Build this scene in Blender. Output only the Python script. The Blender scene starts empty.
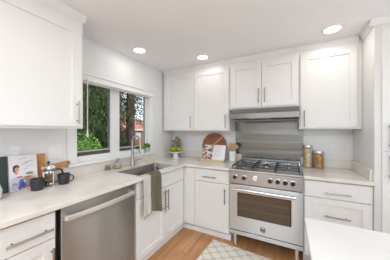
import bpy, bmesh, math, random
from mathutils import Vector, Matrix
random.seed(7)
C = bpy.context.scene.collection
sc = bpy.context.scene

# ---------------------------------------------------------------- camera
cam_data = bpy.data.cameras.new('camera')
cam = bpy.data.objects.new('camera', cam_data); C.objects.link(cam)
cam.location = (1.897, -2.761, 1.368)
cam.rotation_euler = (math.pi/2, 0, 0.4818)
cam_data.sensor_width = 36.0
cam_data.lens = 36.0*182.0/390.0
cam_data.shift_y = 0.46/390.0
cam_data.clip_start = 0.05; cam_data.clip_end = 300
sc.camera = cam

# ---------------------------------------------------------------- world, light, exposure
world = bpy.data.worlds.new('overcast_sky'); sc.world = world
world.use_nodes = True
wn = world.node_tree
bg = wn.nodes['Background']
bg.inputs['Color'].default_value = (0.80, 0.905, 1.0, 1)
bg.inputs['Strength'].default_value = 1.7

CH_ = 2.343
def area(name, loc, rot, sx, sy, power, color=(1, 1, 1), shape='RECTANGLE', spread=None):
    d = bpy.data.lights.new(name, 'AREA'); d.shape = shape; d.size = sx
    if shape == 'RECTANGLE': d.size_y = sy
    d.energy = power; d.color = color
    if spread: d.spread = spread
    o = bpy.data.objects.new(name, d); C.objects.link(o)
    o.location = loc; o.rotation_euler = rot
    return o
# unseen fill lights added at openings cut in the front wall and ceiling
area('fill_front', (3.45, -5.04, 1.15), (math.radians(90), 0, 0), 2.0, 2.0, 9, (0.84, 0.935, 1.0))
area('fill_overhead', (2.0, -4.1, CH_+0.05), (0, 0, 0), 2.5, 1.4, 78, (0.84, 0.935, 1.0))

# unseen fill light added at the aisle's right end to brighten the sink cabinets
area('fill_aisle', (4.55, -1.15, 1.0), (math.radians(90), 0, math.radians(90)), 0.85, 1.9, 15, (0.84, 0.935, 1.0))
sc.view_settings.view_transform = 'Standard'
sc.view_settings.look = 'None'
sc.view_settings.gamma = 1.0
sc.view_settings.use_curve_mapping = False
sc.view_settings.exposure = 0.17

# ---------------------------------------------------------------- materials
def mat(name, color, rough=0.5, metal=0.0, **kw):
    m = bpy.data.materials.new(name); m.use_nodes = True
    nt = m.node_tree; b = nt.nodes['Principled BSDF']
    b.inputs['Base Color'].default_value = (*color, 1)
    b.inputs['Roughness'].default_value = rough
    b.inputs['Metallic'].default_value = metal
    for k, v in kw.items():
        b.inputs[k.replace('_', ' ')].default_value = v
    return m
def nodes(m): return m.node_tree, m.node_tree.nodes['Principled BSDF']
def add_noise(m, c1, c2, scale=5, stretch=(1, 1, 1), detail=4, lo=0.35, hi=0.65, bump=0.0, bump_scale=None, space='Object', dist=0.002):
    nt, b = nodes(m)
    tc = nt.nodes.new('ShaderNodeTexCoord'); mp = nt.nodes.new('ShaderNodeMapping')
    mp.inputs['Scale'].default_value = stretch
    nt.links.new(tc.outputs[space], mp.inputs['Vector'])
    n = nt.nodes.new('ShaderNodeTexNoise'); n.inputs['Scale'].default_value = scale; n.inputs['Detail'].default_value = detail
    nt.links.new(mp.outputs[0], n.inputs['Vector'])
    r = nt.nodes.new('ShaderNodeValToRGB')
    r.color_ramp.elements[0].position = lo; r.color_ramp.elements[1].position = hi
    r.color_ramp.elements[0].color = (*c1, 1); r.color_ramp.elements[1].color = (*c2, 1)
    nt.links.new(n.outputs['Fac'], r.inputs[0]); nt.links.new(r.outputs[0], b.inputs['Base Color'])
    if bump:
        bp_ = nt.nodes.new('ShaderNodeBump'); bp_.inputs['Strength'].default_value = bump; bp_.inputs['Distance'].default_value = dist
        src = n
        if bump_scale:
            src = nt.nodes.new('ShaderNodeTexNoise'); src.inputs['Scale'].default_value = bump_scale
            nt.links.new(mp.outputs[0], src.inputs['Vector'])
        nt.links.new(src.outputs['Fac'], bp_.inputs['Height']); nt.links.new(bp_.outputs[0], b.inputs['Normal'])
    return m

M = {}
M['wall'] = add_noise(mat('wall_paint', (0.80, 0.79, 0.775), 0.6), (0.79, 0.775, 0.765), (0.81, 0.80, 0.79), 3, bump=0.03, bump_scale=120)
M['ceiling'] = add_noise(mat('ceiling_paint', (0.84, 0.81, 0.80), 0.9), (0.87, 0.862, 0.87), (0.885, 0.882, 0.89), 1.5, bump=0.04, bump_scale=90)
M['cab'] = add_noise(mat('white_cabinet_paint', (0.79, 0.775, 0.755), 0.38), (0.785, 0.77, 0.75), (0.80, 0.785, 0.765), 2)
M['trim'] = mat('white_trim_paint', (0.84, 0.82, 0.81), 0.4)
M['island_base'] = mat('grey_island_paint', (0.16, 0.165, 0.17), 0.5)
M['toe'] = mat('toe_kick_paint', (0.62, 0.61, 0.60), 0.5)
M['gap'] = mat('dark_gap', (0.03, 0.03, 0.03), 0.7)
M['quartz'] = add_noise(mat('cream_quartz', (0.76, 0.71, 0.65), 0.22), (0.70, 0.645, 0.58), (0.79, 0.745, 0.685), 5, (1, 1, 1), 8, 0.3, 0.6)
M['quartzw'] = add_noise(mat('white_island_quartz', (0.84, 0.82, 0.81), 0.22), (0.70, 0.685, 0.665), (0.74, 0.725, 0.705), 4, detail=7)

def steel(name, col, rough, tangent, aniso=0.85):
    """brushed sheet: the highlight spreads across the brushing direction"""
    m = mat(name, col, rough, 1.0)
    nt, b = nodes(m)
    b.inputs['Anisotropic'].default_value = aniso
    b.inputs['Anisotropic Rotation'].default_value = 0.0
    cv = nt.nodes.new('ShaderNodeCombineXYZ')
    for i in range(3): cv.inputs[i].default_value = tangent[i]
    nt.links.new(cv.outputs[0], b.inputs['Tangent'])
    tc = nt.nodes.new('ShaderNodeTexCoord'); mp = nt.nodes.new('ShaderNodeMapping'); mp.inputs['Scale'].default_value = (3, 3, 30)
    n = nt.nodes.new('ShaderNodeTexNoise'); n.inputs['Scale'].default_value = 1.0; n.inputs['Detail'].default_value = 3
    nt.links.new(tc.outputs['Object'], mp.inputs[0]); nt.links.new(mp.outputs[0], n.inputs['Vector'])
    r = nt.nodes.new('ShaderNodeMapRange'); r.inputs['To Min'].default_value = rough*0.97; r.inputs['To Max'].default_value = rough*1.03
    nt.links.new(n.outputs['Fac'], r.inputs[0]); nt.links.new(r.outputs[0], b.inputs['Roughness'])
    return m
M['steel_h'] = steel('brushed_stainless', (0.61, 0.635, 0.655), 0.30, (0, 0, 1), 1.0)
M['steel_panel'] = steel('panel_stainless', (0.40, 0.405, 0.41), 0.32, (0, 0, 1), 0.8)
M['steel_washer'] = steel('dishwasher_stainless', (0.50, 0.50, 0.49), 0.44, (0, 0, 1), 1.0)
nt, b = nodes(M['steel_washer'])          # strongly brushed sheet: lamps smear into vertical streaks
gl = nt.nodes.new('ShaderNodeBsdfAnisotropic'); gl.inputs['Color'].default_value = (0.50, 0.495, 0.485, 1)
gl.inputs['Roughness'].default_value = 0.28; gl.inputs['Anisotropy'].default_value = -0.8
cv = nt.nodes.new('ShaderNodeCombineXYZ'); cv.inputs[2].default_value = 1.0
nt.links.new(cv.outputs[0], gl.inputs['Tangent'])
mo = [n_ for n_ in nt.nodes if n_.type == 'OUTPUT_MATERIAL'][0]; nt.links.new(gl.outputs[0], mo.inputs['Surface'])
M['steel_top'] = steel('cooktop_stainless', (0.62, 0.62, 0.62), 0.30, (1, 0, 0), 0.5)
M['steel_sink'] = steel('sink_stainless', (0.26, 0.245, 0.23), 0.30, (0, 1, 0), 0.3)
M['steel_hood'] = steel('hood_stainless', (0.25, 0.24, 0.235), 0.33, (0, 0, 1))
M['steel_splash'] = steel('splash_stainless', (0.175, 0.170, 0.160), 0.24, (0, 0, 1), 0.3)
nt, b = nodes(M['steel_splash'])
tc = nt.nodes.new('ShaderNodeTexCoord'); mp = nt.nodes.new('ShaderNodeMapping'); mp.inputs['Scale'].default_value = (0.8, 1, 9)
n = nt.nodes.new('ShaderNodeTexNoise'); n.inputs['Scale'].default_value = 1.0; n.inputs['Detail'].default_value = 1.5
bu = nt.nodes.new('ShaderNodeBump'); bu.inputs['Strength'].default_value = 1.0; bu.inputs['Distance'].default_value = 0.009
nt.links.new(tc.outputs['Object'], mp.inputs[0]); nt.links.new(mp.outputs[0], n.inputs['Vector']); nt.links.new(n.outputs['Fac'], bu.inputs['Height']); nt.links.new(bu.outputs[0], b.inputs['Normal'])
M['satin'] = mat('satin_steel', (0.86, 0.86, 0.85), 0.42, 1.0)
M['polish'] = mat('polished_steel', (0.80, 0.79, 0.78), 0.16, 1.0)
M['nickel'] = mat('brushed_nickel', (0.36, 0.33, 0.29), 0.32, 1.0)
M['faucet'] = mat('faucet_nickel', (0.40, 0.365, 0.33), 0.28, 1.0)
M['rack'] = mat('dim_rack_wire', (0.16, 0.13, 0.09), 0.5)
M['iron'] = mat('cast_iron', (0.035, 0.033, 0.032), 0.45)
M['black'] = mat('black_plastic', (0.015, 0.015, 0.015), 0.3)
M['burner'] = mat('burner_cap', (0.05, 0.05, 0.05), 0.4)
M['brass'] = mat('burner_alloy', (0.50, 0.48, 0.45), 0.35, 1.0)
M['whiteface'] = mat('gauge_face', (0.85, 0.84, 0.82), 0.4)

def glass(name, col=(1, 1, 1), rough=0.0, ior=1.45):
    m = mat(name, col, rough); nt, b = nodes(m)
    b.inputs['Transmission Weight'].default_value = 1.0; b.inputs['IOR'].default_value = ior
    return m
M['glass'] = glass('clear_glass')
M['pane'] = glass('window_pane', ior=1.02)
M['ovenglass'] = mat('oven_glass', (0.075, 0.055, 0.038), 0.08, 0.0, Specular_IOR_Level=0.9)
M['soap'] = glass('yellow_soap', (0.92, 0.88, 0.42), 0.1, 1.33)

def wood(name, c1, c2, scale=14, stretch=(1, 0.12, 1), rough=0.45):
    return add_noise(mat(name, c1, rough), c1, c2, scale, stretch, 6, 0.3, 0.7, 0.1, None)
M['wood_orange'] = wood('orange_wood', (0.42, 0.17, 0.04), (0.60, 0.28, 0.08), 10, (1, 1, 0.15))
M['wood_paddle'] = wood('paddle_wood', (0.45, 0.17, 0.05), (0.62, 0.27, 0.09), 14, (1, 0.15, 1))
M['wood_walnut'] = wood('walnut_dark', (0.22, 0.065, 0.028), (0.38, 0.14, 0.06), 12, (0.2, 1, 1.2))
M['wood_light'] = wood('light_maple', (0.52, 0.28, 0.15), (0.62, 0.36, 0.21), 12, (0.2, 1, 1.2))
M['wood_spoon'] = wood('spoon_wood', (0.55, 0.33, 0.14), (0.70, 0.46, 0.22), 20, (1, 1, 0.2))
M['wood_stand'] = wood('stand_wood', (0.60, 0.42, 0.26), (0.74, 0.56, 0.38), 16, (0.2, 1, 1))

# oak plank floor
m = mat('oak_planks', (0.5, 0.3, 0.15), 0.33); M['floor'] = m
nt, b = nodes(m)
tc = nt.nodes.new('ShaderNodeTexCoord')
mp = nt.nodes.new('ShaderNodeMapping'); mp.inputs['Rotation'].default_value = (0, 0, math.radians(90))
br = nt.nodes.new('ShaderNodeTexBrick'); br.inputs['Scale'].default_value = 1.0
br.inputs['Brick Width'].default_value = 1.6; br.inputs['Row Height'].default_value = 0.125
br.inputs['Mortar Size'].default_value = 0.0018; br.inputs['Mortar Smooth'].default_value = 0.3
br.inputs['Color1'].default_value = (0.52, 0.25, 0.105, 1); br.inputs['Color2'].default_value = (0.61, 0.315, 0.145, 1)
br.inputs['Mortar'].default_value = (0.20, 0.09, 0.04, 1); br.offset = 0.37
nt.links.new(tc.outputs['Object'], mp.inputs[0]); nt.links.new(mp.outputs[0], br.inputs['Vector'])
mp2 = nt.nodes.new('ShaderNodeMapping'); mp2.inputs['Scale'].default_value = (16, 1.6, 1)
no = nt.nodes.new('ShaderNodeTexNoise'); no.inputs['Scale'].default_value = 1.0; no.inputs['Detail'].default_value = 6; no.inputs['Distortion'].default_value = 0.6
nt.links.new(tc.outputs['Object'], mp2.inputs[0]); nt.links.new(mp2.outputs[0], no.inputs['Vector'])
mr = nt.nodes.new('ShaderNodeMapRange'); mr.inputs[1].default_value = 0.25; mr.inputs[2].default_value = 0.75; mr.inputs['To Min'].default_value = 0.72; mr.inputs['To Max'].default_value = 1.22
nt.links.new(no.outputs['Fac'], mr.inputs[0])
mx = nt.nodes.new('ShaderNodeMix'); mx.data_type = 'RGBA'; mx.blend_type = 'MULTIPLY'; mx.inputs['Factor'].default_value = 1
cc = nt.nodes.new('ShaderNodeCombineColor')
for i in range(3): nt.links.new(mr.outputs[0], cc.inputs[i])
nt.links.new(br.outputs['Color'], mx.inputs[6]); nt.links.new(cc.outputs[0], mx.inputs[7]); nt.links.new(mx.outputs[2], b.inputs['Base Color'])

# lattice rug
m = mat('lattice_rug_pile', (0.6, 0.58, 0.52), 0.95); M['rug'] = m
nt, b = nodes(m)
tc = nt.nodes.new('ShaderNodeTexCoord'); sx = nt.nodes.new('ShaderNodeSeparateXYZ'); nt.links.new(tc.outputs['Object'], sx.inputs[0])
def mth(op, a, bv=None, lk=None):
    n = nt.nodes.new('ShaderNodeMath'); n.operation = op
    if isinstance(a, (int, float)): n.inputs[0].default_value = a
    else: nt.links.new(a, n.inputs[0])
    if bv is not None:
        if isinstance(bv, (int, float)): n.inputs[1].default_value = bv
        else: nt.links.new(bv, n.inputs[1])
    return n.outputs[0]
cx_ = mth('COSINE', mth('MULTIPLY', sx.outputs[0], 2*math.pi/0.150)); cy_ = mth('COSINE', mth('MULTIPLY', sx.outputs[1], 2*math.pi/0.125))
sm = mth('ABSOLUTE', mth('ADD', cx_, cy_))
nz = nt.nodes.new('ShaderNodeTexNoise'); nz.inputs['Scale'].default_value = 160; nt.links.new(tc.outputs['Object'], nz.inputs['Vector'])
sm2 = mth('ADD', sm, mth('MULTIPLY', mth('SUBTRACT', nz.outputs['Fac'], 0.5), 0.5))
rr = nt.nodes.new('ShaderNodeValToRGB'); rr.color_ramp.elements[0].position = 0.28; rr.color_ramp.elements[1].position = 0.48
rr.color_ramp.elements[0].color = (0.58, 0.525, 0.44, 1); rr.color_ramp.elements[1].color = (0.78, 0.725, 0.64, 1)
nt.links.new(sm2, rr.inputs[0]); nt.links.new(rr.outputs[0], b.inputs['Base Color'])
bu = nt.nodes.new('ShaderNodeBump'); bu.inputs['Strength'].default_value = 0.5; bu.inputs['Distance'].default_value = 0.004
nt.links.new(nz.outputs['Fac'], bu.inputs['Height']); nt.links.new(bu.outputs[0], b.inputs['Normal'])

# backsplash tile behind the counters (white subway tile)
m = mat('white_wall_tile', (0.8, 0.79, 0.785), 0.28); M['tile'] = m
nt, b = nodes(m)
tc = nt.nodes.new('ShaderNodeTexCoord'); mp = nt.nodes.new('ShaderNodeMapping'); mp.inputs['Rotation'].default_value = (math.radians(90), 0, 0)
br = nt.nodes.new('ShaderNodeTexBrick'); br.inputs['Scale'].default_value = 1.0
br.inputs['Brick Width'].default_value = 0.30; br.inputs['Row Height'].default_value = 0.075; br.inputs['Mortar Size'].default_value = 0.0022
br.inputs['Color1'].default_value = (0.80, 0.785, 0.765, 1); br.inputs['Color2'].default_value = (0.795, 0.785, 0.78, 1); br.inputs['Mortar'].default_value = (0.765, 0.755, 0.75, 1)
nt.links.new(tc.outputs['Object'], mp.inputs[0]); nt.links.new(mp.outputs[0], br.inputs['Vector']); nt.links.new(br.outputs['Color'], b.inputs['Base Color'])

def emit(name, col, s):
    m = mat(name, (0.9, 0.9, 0.9), 0.5); b_ = nodes(m)[1]
    b_.inputs['Emission Color'].default_value = (*col, 1); b_.inputs['Emission Strength'].default_value = s
    return m
M['lens'] = emit('downlight_lens', (1, 0.98, 0.94), 5)
M['mug'] = mat('charcoal_glaze', (0.03, 0.033, 0.032), 0.35)
M['muginside'] = mat('coffee', (0.05, 0.02, 0.008), 0.15)
M['porcelain'] = mat('white_porcelain', (0.85, 0.845, 0.83), 0.25)
M['paper'] = mat('white_paper', (0.83, 0.82, 0.81), 0.7)
M['green_dark'] = mat('dark_green_board', (0.018, 0.035, 0.028), 0.5)
M['apple'] = add_noise(mat('green_apple', (0.25, 0.45, 0.03), 0.3), (0.15, 0.30, 0.012), (0.30, 0.44, 0.05), 6, space='Generated')
M['stem'] = mat('apple_stem', (0.10, 0.055, 0.02), 0.7)
M['bouquet'] = add_noise(mat('dried_flowers', (0.35, 0.25, 0.15), 0.9), (0.34, 0.22, 0.14), (0.70, 0.55, 0.40), 40)
M['towel_light'] = add_noise(mat('light_linen', (0.58, 0.55, 0.48), 0.95), (0.54, 0.51, 0.45), (0.64, 0.61, 0.55), 30, (1, 6, 1), bump=0.4, bump_scale=150)
M['towel_green'] = add_noise(mat('olive_linen', (0.15, 0.14, 0.085), 0.95), (0.115, 0.107, 0.068), (0.175, 0.165, 0.11), 30, (1, 6, 1), bump=0.4, bump_scale=150)
M['pasta_pale'] = add_noise(mat('pale_pasta', (0.7, 0.5, 0.25), 0.6), (0.72, 0.46, 0.17), (0.98, 0.82, 0.52), 45)
M['pasta_orange'] = add_noise(mat('amber_pasta', (0.6, 0.3, 0.05), 0.6), (0.42, 0.14, 0.01), (0.98, 0.60, 0.12), 40)
M['leaf_pot'] = add_noise(mat('herb_leaf', (0.10, 0.20, 0.04), 0.6), (0.08, 0.19, 0.03), (0.24, 0.42, 0.08), 40)
M['leaf_pot2'] = add_noise(mat('yellow_green_leaf', (0.25, 0.35, 0.06), 0.6), (0.24, 0.36, 0.05), (0.48, 0.60, 0.12), 40)
M['greypot'] = mat('grey_concrete_pot', (0.48, 0.49, 0.50), 0.6)
M['soil'] = mat('soil', (0.04, 0.025, 0.015), 0.95)
M['shaker'] = mat('pewter', (0.20, 0.18, 0.16), 0.4, 0.7)
M['sash_dark'] = mat('bronze_sash_rail', (0.09, 0.075, 0.065), 0.5)
M['sash_grey'] = mat('grey_sash_strip', (0.50, 0.49, 0.47), 0.5)
# cover inks
for k, c in dict(ink_cover=(0.70, 0.67, 0.68), ink_red=(0.50, 0.13, 0.11), ink_brown=(0.16, 0.05, 0.04), ink_blue=(0.09, 0.13, 0.42), ink_skin=(0.62, 0.32, 0.24), ink_green=(0.19, 0.28, 0.09),
                 ink_grey=(0.33, 0.31, 0.31), ink_pink=(0.66, 0.46, 0.44), ink_lilac=(0.52, 0.48, 0.58), ink_cream=(0.72, 0.66, 0.58), ink_dark=(0.09, 0.07, 0.07)).items():
    M[k] = mat('print_'+k[4:], c, 0.6)

# ---------------------------------------------------------------- mesh helpers
ORG = {}
class MB:
    def __init__(s): s.v = []; s.f = []; s.mi = []; s.cur = 0
    def _add(s, vs, fs):
        o = len(s.v); s.v += [tuple(v) for v in vs]; s.f += [tuple(i+o for i in f) for f in fs]; s.mi += [s.cur]*len(fs)
        return s
    def box(s, a, b):
        x0, x1 = sorted((a[0], b[0])); y0, y1 = sorted((a[1], b[1])); z0, z1 = sorted((a[2], b[2]))
        return s._add([(x0, y0, z0), (x1, y0, z0), (x1, y1, z0), (x0, y1, z0), (x0, y0, z1), (x1, y0, z1), (x1, y1, z1), (x0, y1, z1)],
                      [(0, 3, 2, 1), (4, 5, 6, 7), (0, 1, 5, 4), (1, 2, 6, 5), (2, 3, 7, 6), (3, 0, 4, 7)])
    def prism(s, poly, a, b, axis='x'):
        """polygon (2D) swept along an axis from a to b"""
        def P(u, w, t):
            return (t, u, w) if axis == 'x' else ((u, t, w) if axis == 'y' else (u, w, t))
        n = len(poly); vs = [P(u, w, a) for u, w in poly]+[P(u, w, b) for u, w in poly]
        fs = [tuple(range(n-1, -1, -1)), tuple(range(n, 2*n))]+[(i, (i+1) % n, n+(i+1) % n, n+i) for i in range(n)]
        return s._add(vs, fs)
    def tube(s, pts, r, seg=10, cap=True):
        pts = [Vector(p) for p in pts]; n = len(pts)
        rs = r if isinstance(r, (list, tuple)) else [r]*n
        t0 = (pts[1]-pts[0]).normalized()
        up = Vector((0, 0, 1)) if abs(t0.z) < 0.9 else Vector((1, 0, 0))
        nrm = t0.cross(up).normalized(); vs = []
        for i, p in enumerate(pts):
            t = (pts[min(i+1, n-1)]-pts[max(i-1, 0)]).normalized()
            nrm = (nrm-t*nrm.dot(t)).normalized(); bn = t.cross(nrm)
            for k in range(seg):
                a = 2*math.pi*k/seg; vs.append(p+(nrm*math.cos(a)+bn*math.sin(a))*rs[i])
        fs = [(i*seg+k, i*seg+(k+1) % seg, (i+1)*seg+(k+1) % seg, (i+1)*seg+k) for i in range(n-1) for k in range(seg)]
        if cap: fs += [tuple(range(seg-1, -1, -1)), tuple((n-1)*seg+k for k in range(seg))]
        return s._add(vs, fs)
    def lathe(s, prof, c=(0, 0, 0), seg=24, axis='z'):
        """prof: list of (r, h)"""
        vs = []
        for r, h in prof:
            for k in range(seg):
                a = 2*math.pi*k/seg; u, w = r*math.cos(a), r*math.sin(a)
                p = (u, w, h) if axis == 'z' else ((h, u, w) if axis == 'x' else (u, -h, w))
                vs.append((p[0]+c[0], p[1]+c[1], p[2]+c[2]))
        n = len(prof)
        fs = [(i*seg+k, i*seg+(k+1) % seg, (i+1)*seg+(k+1) % seg, (i+1)*seg+k) for i in range(n-1) for k in range(seg)]
        if prof[0][0] > 1e-6: fs.append(tuple(range(seg-1, -1, -1)))
        if prof[-1][0] > 1e-6: fs.append(tuple((n-1)*seg+k for k in range(seg)))
        return s._add(vs, fs)
    def ball(s, c, r, seg=12, rings=8, sc=(1, 1, 1)):
        vs = []; fs = []
        for i in range(rings+1):
            th = math.pi*i/rings
            for k in range(seg):
                a = 2*math.pi*k/seg
                vs.append((c[0]+r*sc[0]*math.sin(th)*math.cos(a), c[1]+r*sc[1]*math.sin(th)*math.sin(a), c[2]+r*sc[2]*math.cos(th)))
        for i in range(rings):
            for k in range(seg):
                fs.append((i*seg+k, (i+1)*seg+k, (i+1)*seg+(k+1) % seg, i*seg+(k+1) % seg))
        return s._add(vs, fs)
    def quad(s, a, b, c, d): return s._add([a, b, c, d], [(0, 1, 2, 3)])

def root(name, label, cat, loc=(0, 0, 0), rz=0, group=None):
    o = bpy.data.objects.new(name, None); C.objects.link(o); o.empty_display_size = 0.05
    o.location = loc; o.rotation_euler = (0, 0, rz)
    o['label'] = label; o['category'] = cat
    if group: o['group'] = group
    ORG[o.name] = Vector(loc)
    return o

def obj(name, mb, material, parent=None, bevel=0, loc=None, smooth=True, label=None, cat=None, group=None, kind=None, local=False, sub=0, clean=True, solid=0):
    """mb holds world coordinates (or coordinates local to the parent when local=True)"""
    org = ORG[parent.name] if parent else Vector(loc or (0, 0, 0))
    me = bpy.data.meshes.new(name)
    vs = mb.v if local else [tuple(Vector(v)-org) for v in mb.v]
    me.from_pydata(vs, [], mb.f)
    mats = material if isinstance(material, list) else [material]
    for mm in mats: me.materials.append(mm)
    if len(mats) > 1:
        for p, i in zip(me.polygons, mb.mi): p.material_index = i
    bm = bmesh.new(); bm.from_mesh(me)
    if clean: bmesh.ops.remove_doubles(bm, verts=bm.verts, dist=1e-6)
    if not name.startswith('foliage'): bmesh.ops.recalc_face_normals(bm, faces=bm.faces)
    bm.to_mesh(me); bm.free()
    if smooth:
        for p in me.polygons: p.use_smooth = True
        me.set_sharp_from_angle(angle=math.radians(35))
    o = bpy.data.objects.new(name, me); C.objects.link(o)
    ORG[o.name] = org
    if parent: o.parent = parent
    else: o.location = org
    if bevel:
        bv = o.modifiers.new('bevel', 'BEVEL'); bv.width = bevel; bv.segments = 2; bv.limit_method = 'ANGLE'; bv.angle_limit = math.radians(40)
        bv.harden_normals = True
    if solid:
        sd = o.modifiers.new('solid', 'SOLIDIFY'); sd.thickness = solid; sd.offset = 0
    if sub:
        ss = o.modifiers.new('sub', 'SUBSURF'); ss.levels = sub; ss.render_levels = sub
    if label: o['label'] = label
    if cat: o['category'] = cat
    if group: o['group'] = group
    if kind: o['kind'] = kind
    return o

def cells(us, ws, solid, t0, t1, axis):
    """slab between t0 and t1 along axis, made of the grid cells (i,j) in solid, outer faces only"""
    mb = MB(); idx = {}; vs = []
    def V(i, j, t):
        k = (i, j, t)
        if k not in idx:
            u, w, q = us[i], ws[j], (t0, t1)[t]
            vs.append((q, u, w) if axis == 'x' else ((u, q, w) if axis == 'y' else (u, w, q))); idx[k] = len(vs)-1
        return idx[k]
    fs = []
    for (i, j) in solid:
        fs.append((V(i, j, 0), V(i, j+1, 0), V(i+1, j+1, 0), V(i+1, j, 0)))
        fs.append((V(i, j, 1), V(i+1, j, 1), V(i+1, j+1, 1), V(i, j+1, 1)))
        for di, dj, e in ((-1, 0, ((i, j), (i, j+1))), (1, 0, ((i+1, j), (i+1, j+1))), (0, -1, ((i, j), (i+1, j))), (0, 1, ((i, j+1), (i+1, j+1)))):
            if (i+di, j+dj) not in solid:
                (a, b_), (c, d) = e
                fs.append((V(a, b_, 0), V(c, d, 0), V(c, d, 1), V(a, b_, 1)))
    return mb._add(vs, fs)
def grid_except(nu, nw, holes): return {(i, j) for i in range(nu) for j in range(nw) if (i, j) not in holes}
def tag(o, label, cat, group=None):
    o['label'] = label; o['category'] = cat
    if group: o['group'] = group
    return o

class Fr:
    """flat frame on a cabinet face: u along the face, v up, n outward (axis aligned)"""
    def __init__(s, face, at): s.face = face; s.at = at
    def P(s, u, v, n):
        return (s.at+n, u, v) if s.face == '+x' else (u, s.at-n, v)
    def box(s, mb, u0, u1, v0, v1, n0, n1): mb.box(s.P(u0, v0, n0), s.P(u1, v1, n1))

def shaker(fr, name, u0, u1, v0, v1, parent, rail=0.062, t=0.02):
    mb = MB(); e = 0.0003
    fr.box(mb, u0+e, u1-e, v0+e, v1-e, 0.001, t-0.010)
    fr.box(mb, u0, u0+rail, v0, v1, 0.0012, t); fr.box(mb, u1-rail, u1, v0, v1, 0.0012, t)
    fr.box(mb, u0+rail, u1-rail, v0, v0+rail, 0.0012, t); fr.box(mb, u0+rail, u1-rail, v1-rail, v1, 0.0012, t)
    return obj(name, mb, M['cab'], parent, bevel=0.0015, clean=False)
def slab(fr, name, u0, u1, v0, v1, parent, t=0.02):
    mb = MB(); fr.box(mb, u0, u1, v0, v1, 0.001, t)
    return obj(name, mb, M['cab'], parent, bevel=0.002)
def pull(fr, u, v, L, vert, parent, t=0.02, r=0.006, m='nickel'):
    mb = MB(); h = L/2; off = t+0.032
    a, b_ = ((u, v-h), (u, v+h)) if vert else ((u-h, v), (u+h, v))
    mb.tube([fr.P(*a, off), fr.P(*b_, off)], r, 10)
    for k in (-0.36, 0.36):
        p = (u, v+k*L) if vert else (u+k*L, v)
        mb.tube([fr.P(*p, t-0.001), fr.P(*p, off)], r*0.75, 8)
    return obj('handle', mb, M[m], parent, label='brushed nickel bar pull')

# ---------------------------------------------------------------- room shell
CH = 2.343; RX = 2.553
mb = MB(); mb.box((-0.12, -5.2, -0.06), (4.7, 0.12, 0)); obj('floor', mb, M['floor'], kind='structure', smooth=False)
mb = cells([-0.12, 0.74, 3.26, 4.7], [-5.2, -4.81, -3.39, 0.12], grid_except(3, 3, {(1, 1)}), CH, CH+0.08, 'z'); obj('ceiling', mb, M['ceiling'], kind='structure', smooth=False)  # hole added to let the overhead fill light in
WY0, WY1, WZ0, WZ1 = -1.70, -0.640, 1.037, 1.925
mb = cells([-5.2, WY0, WY1, 0.12], [0, WZ0, WZ1, CH], grid_except(3, 3, {(1, 1)}), -0.12, 0.0, 'x')
obj('wall_left', mb, M['wall'], kind='structure', smooth=False)
mb = MB(); mb.box((0, 0, 0), (4.7, 0.12, CH)); obj('wall_back', mb, M['tile'], kind='structure', smooth=False)
mb = cells([-5.2, -1.6, -0.7, 0], [0, 0.02, 2.05, CH], grid_except(3, 3, {(1, 1)}), 4.58, 4.7, 'x')  # unseen opening added for the aisle fill light
obj('wall_right', mb, M['wall'], kind='structure', smooth=False)
mb = cells([0, 2.42, 4.48, 4.58], [0, 0.05, 2.2, CH], grid_except(3, 3, {(1, 1)}), -5.2, -5.08, 'y')  # unseen opening added for the front fill light
obj('wall_front', mb, M['wall'], kind='structure', smooth=False)

# ---- sink window
wroot = MB(); FX = -0.05
mb = cells([WY0+0.002, WY0+0.031, -1.266, -1.145, WY1-0.020, WY1-0.002], [WZ0+0.002, 1.098, 1.893, WZ1-0.002], grid_except(5, 3, {(1, 1), (3, 1)}), -0.10, FX+0.012, 'x')
win = obj('window_1', mb, M['trim'], kind='structure', bevel=0.002)
sash = MB(); strip = MB(); pane = MB()
for a, b_ in ((WY0+0.031, -1.266), (-1.145, WY1-0.020)):
    sash.box((-0.085, a+0.001, 1.099), (-0.066, b_-0.001, 1.136)); strip.box((-0.084, a+0.001, 1.137), (-0.064, b_-0.001, 1.150))
    sash.box((-0.083, a+0.001, 1.151), (-0.068, a+0.010, 1.892)); sash.box((-0.083, b_-0.010, 1.151), (-0.068, b_-0.001, 1.892))
    pane.box((-0.079, a+0.010, 1.150), (-0.075, b_-0.010, 1.892))
obj('sash_rail', sash, M['sash_dark'], win, label='dark bronze sash rail')
obj('sash_strip', strip, M['sash_grey'], win, label='grey sash strip')
obj('pane', pane, M['pane'], win)
mb = MB(); mb.box((-0.037, WY0+0.001, WZ0-0.0), (0.0, WY1-0.001, WZ0+0.004)); mb.box((0.0, -1.79, 1.017), (0.045, -0.55, WZ0+0.004))
obj('window_sill', mb, M['trim'], win, bevel=0.002)
mb = MB()
mb.box((0.001, -1.787, WZ0+0.005), (0.018, WY0, 1.868)); mb.box((0.001, WY1, WZ0+0.005), (0.018, -0.555, 1.868))
mb.box((0.001, -1.787, 1.868), (0.020, -0.555, 1.935)); mb.box((0.001, -1.795, 1.936), (0.026, -0.545, 1.947))
obj('casing', mb, M['trim'], win, bevel=0.002)

# window blind, raised, with its wand
bl = root('window_blind', 'white blind raised into a slim stack across the top of the sink window', 'blind', (0.0, -1.195, 1.83))
mb = MB(); mb.box((0.021, -1.770, 1.874), (0.062, -0.610, 1.934)); mb.box((0.021, -1.770, 1.9345), (0.070, -0.610, 1.950)); obj('valance', mb, M['trim'], bl, bevel=0.003)
mb = MB()
for k in range(5): mb.box((0.0225, -1.66, 1.853+k*0.0042), (0.050, -0.66, 1.8555+k*0.0042))
obj('slats', mb, M['trim'], bl)
mb = MB(); mb.tube([(0.066, -1.625, 1.90), (0.068, -1.625, 1.37)], 0.0045, 8); mb.tube([(0.068, -1.625, 1.372), (0.068, -1.625, 1.30)], [0.006, 0.0095], 8)
obj('wand', mb, M['porcelain'], bl)

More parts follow.
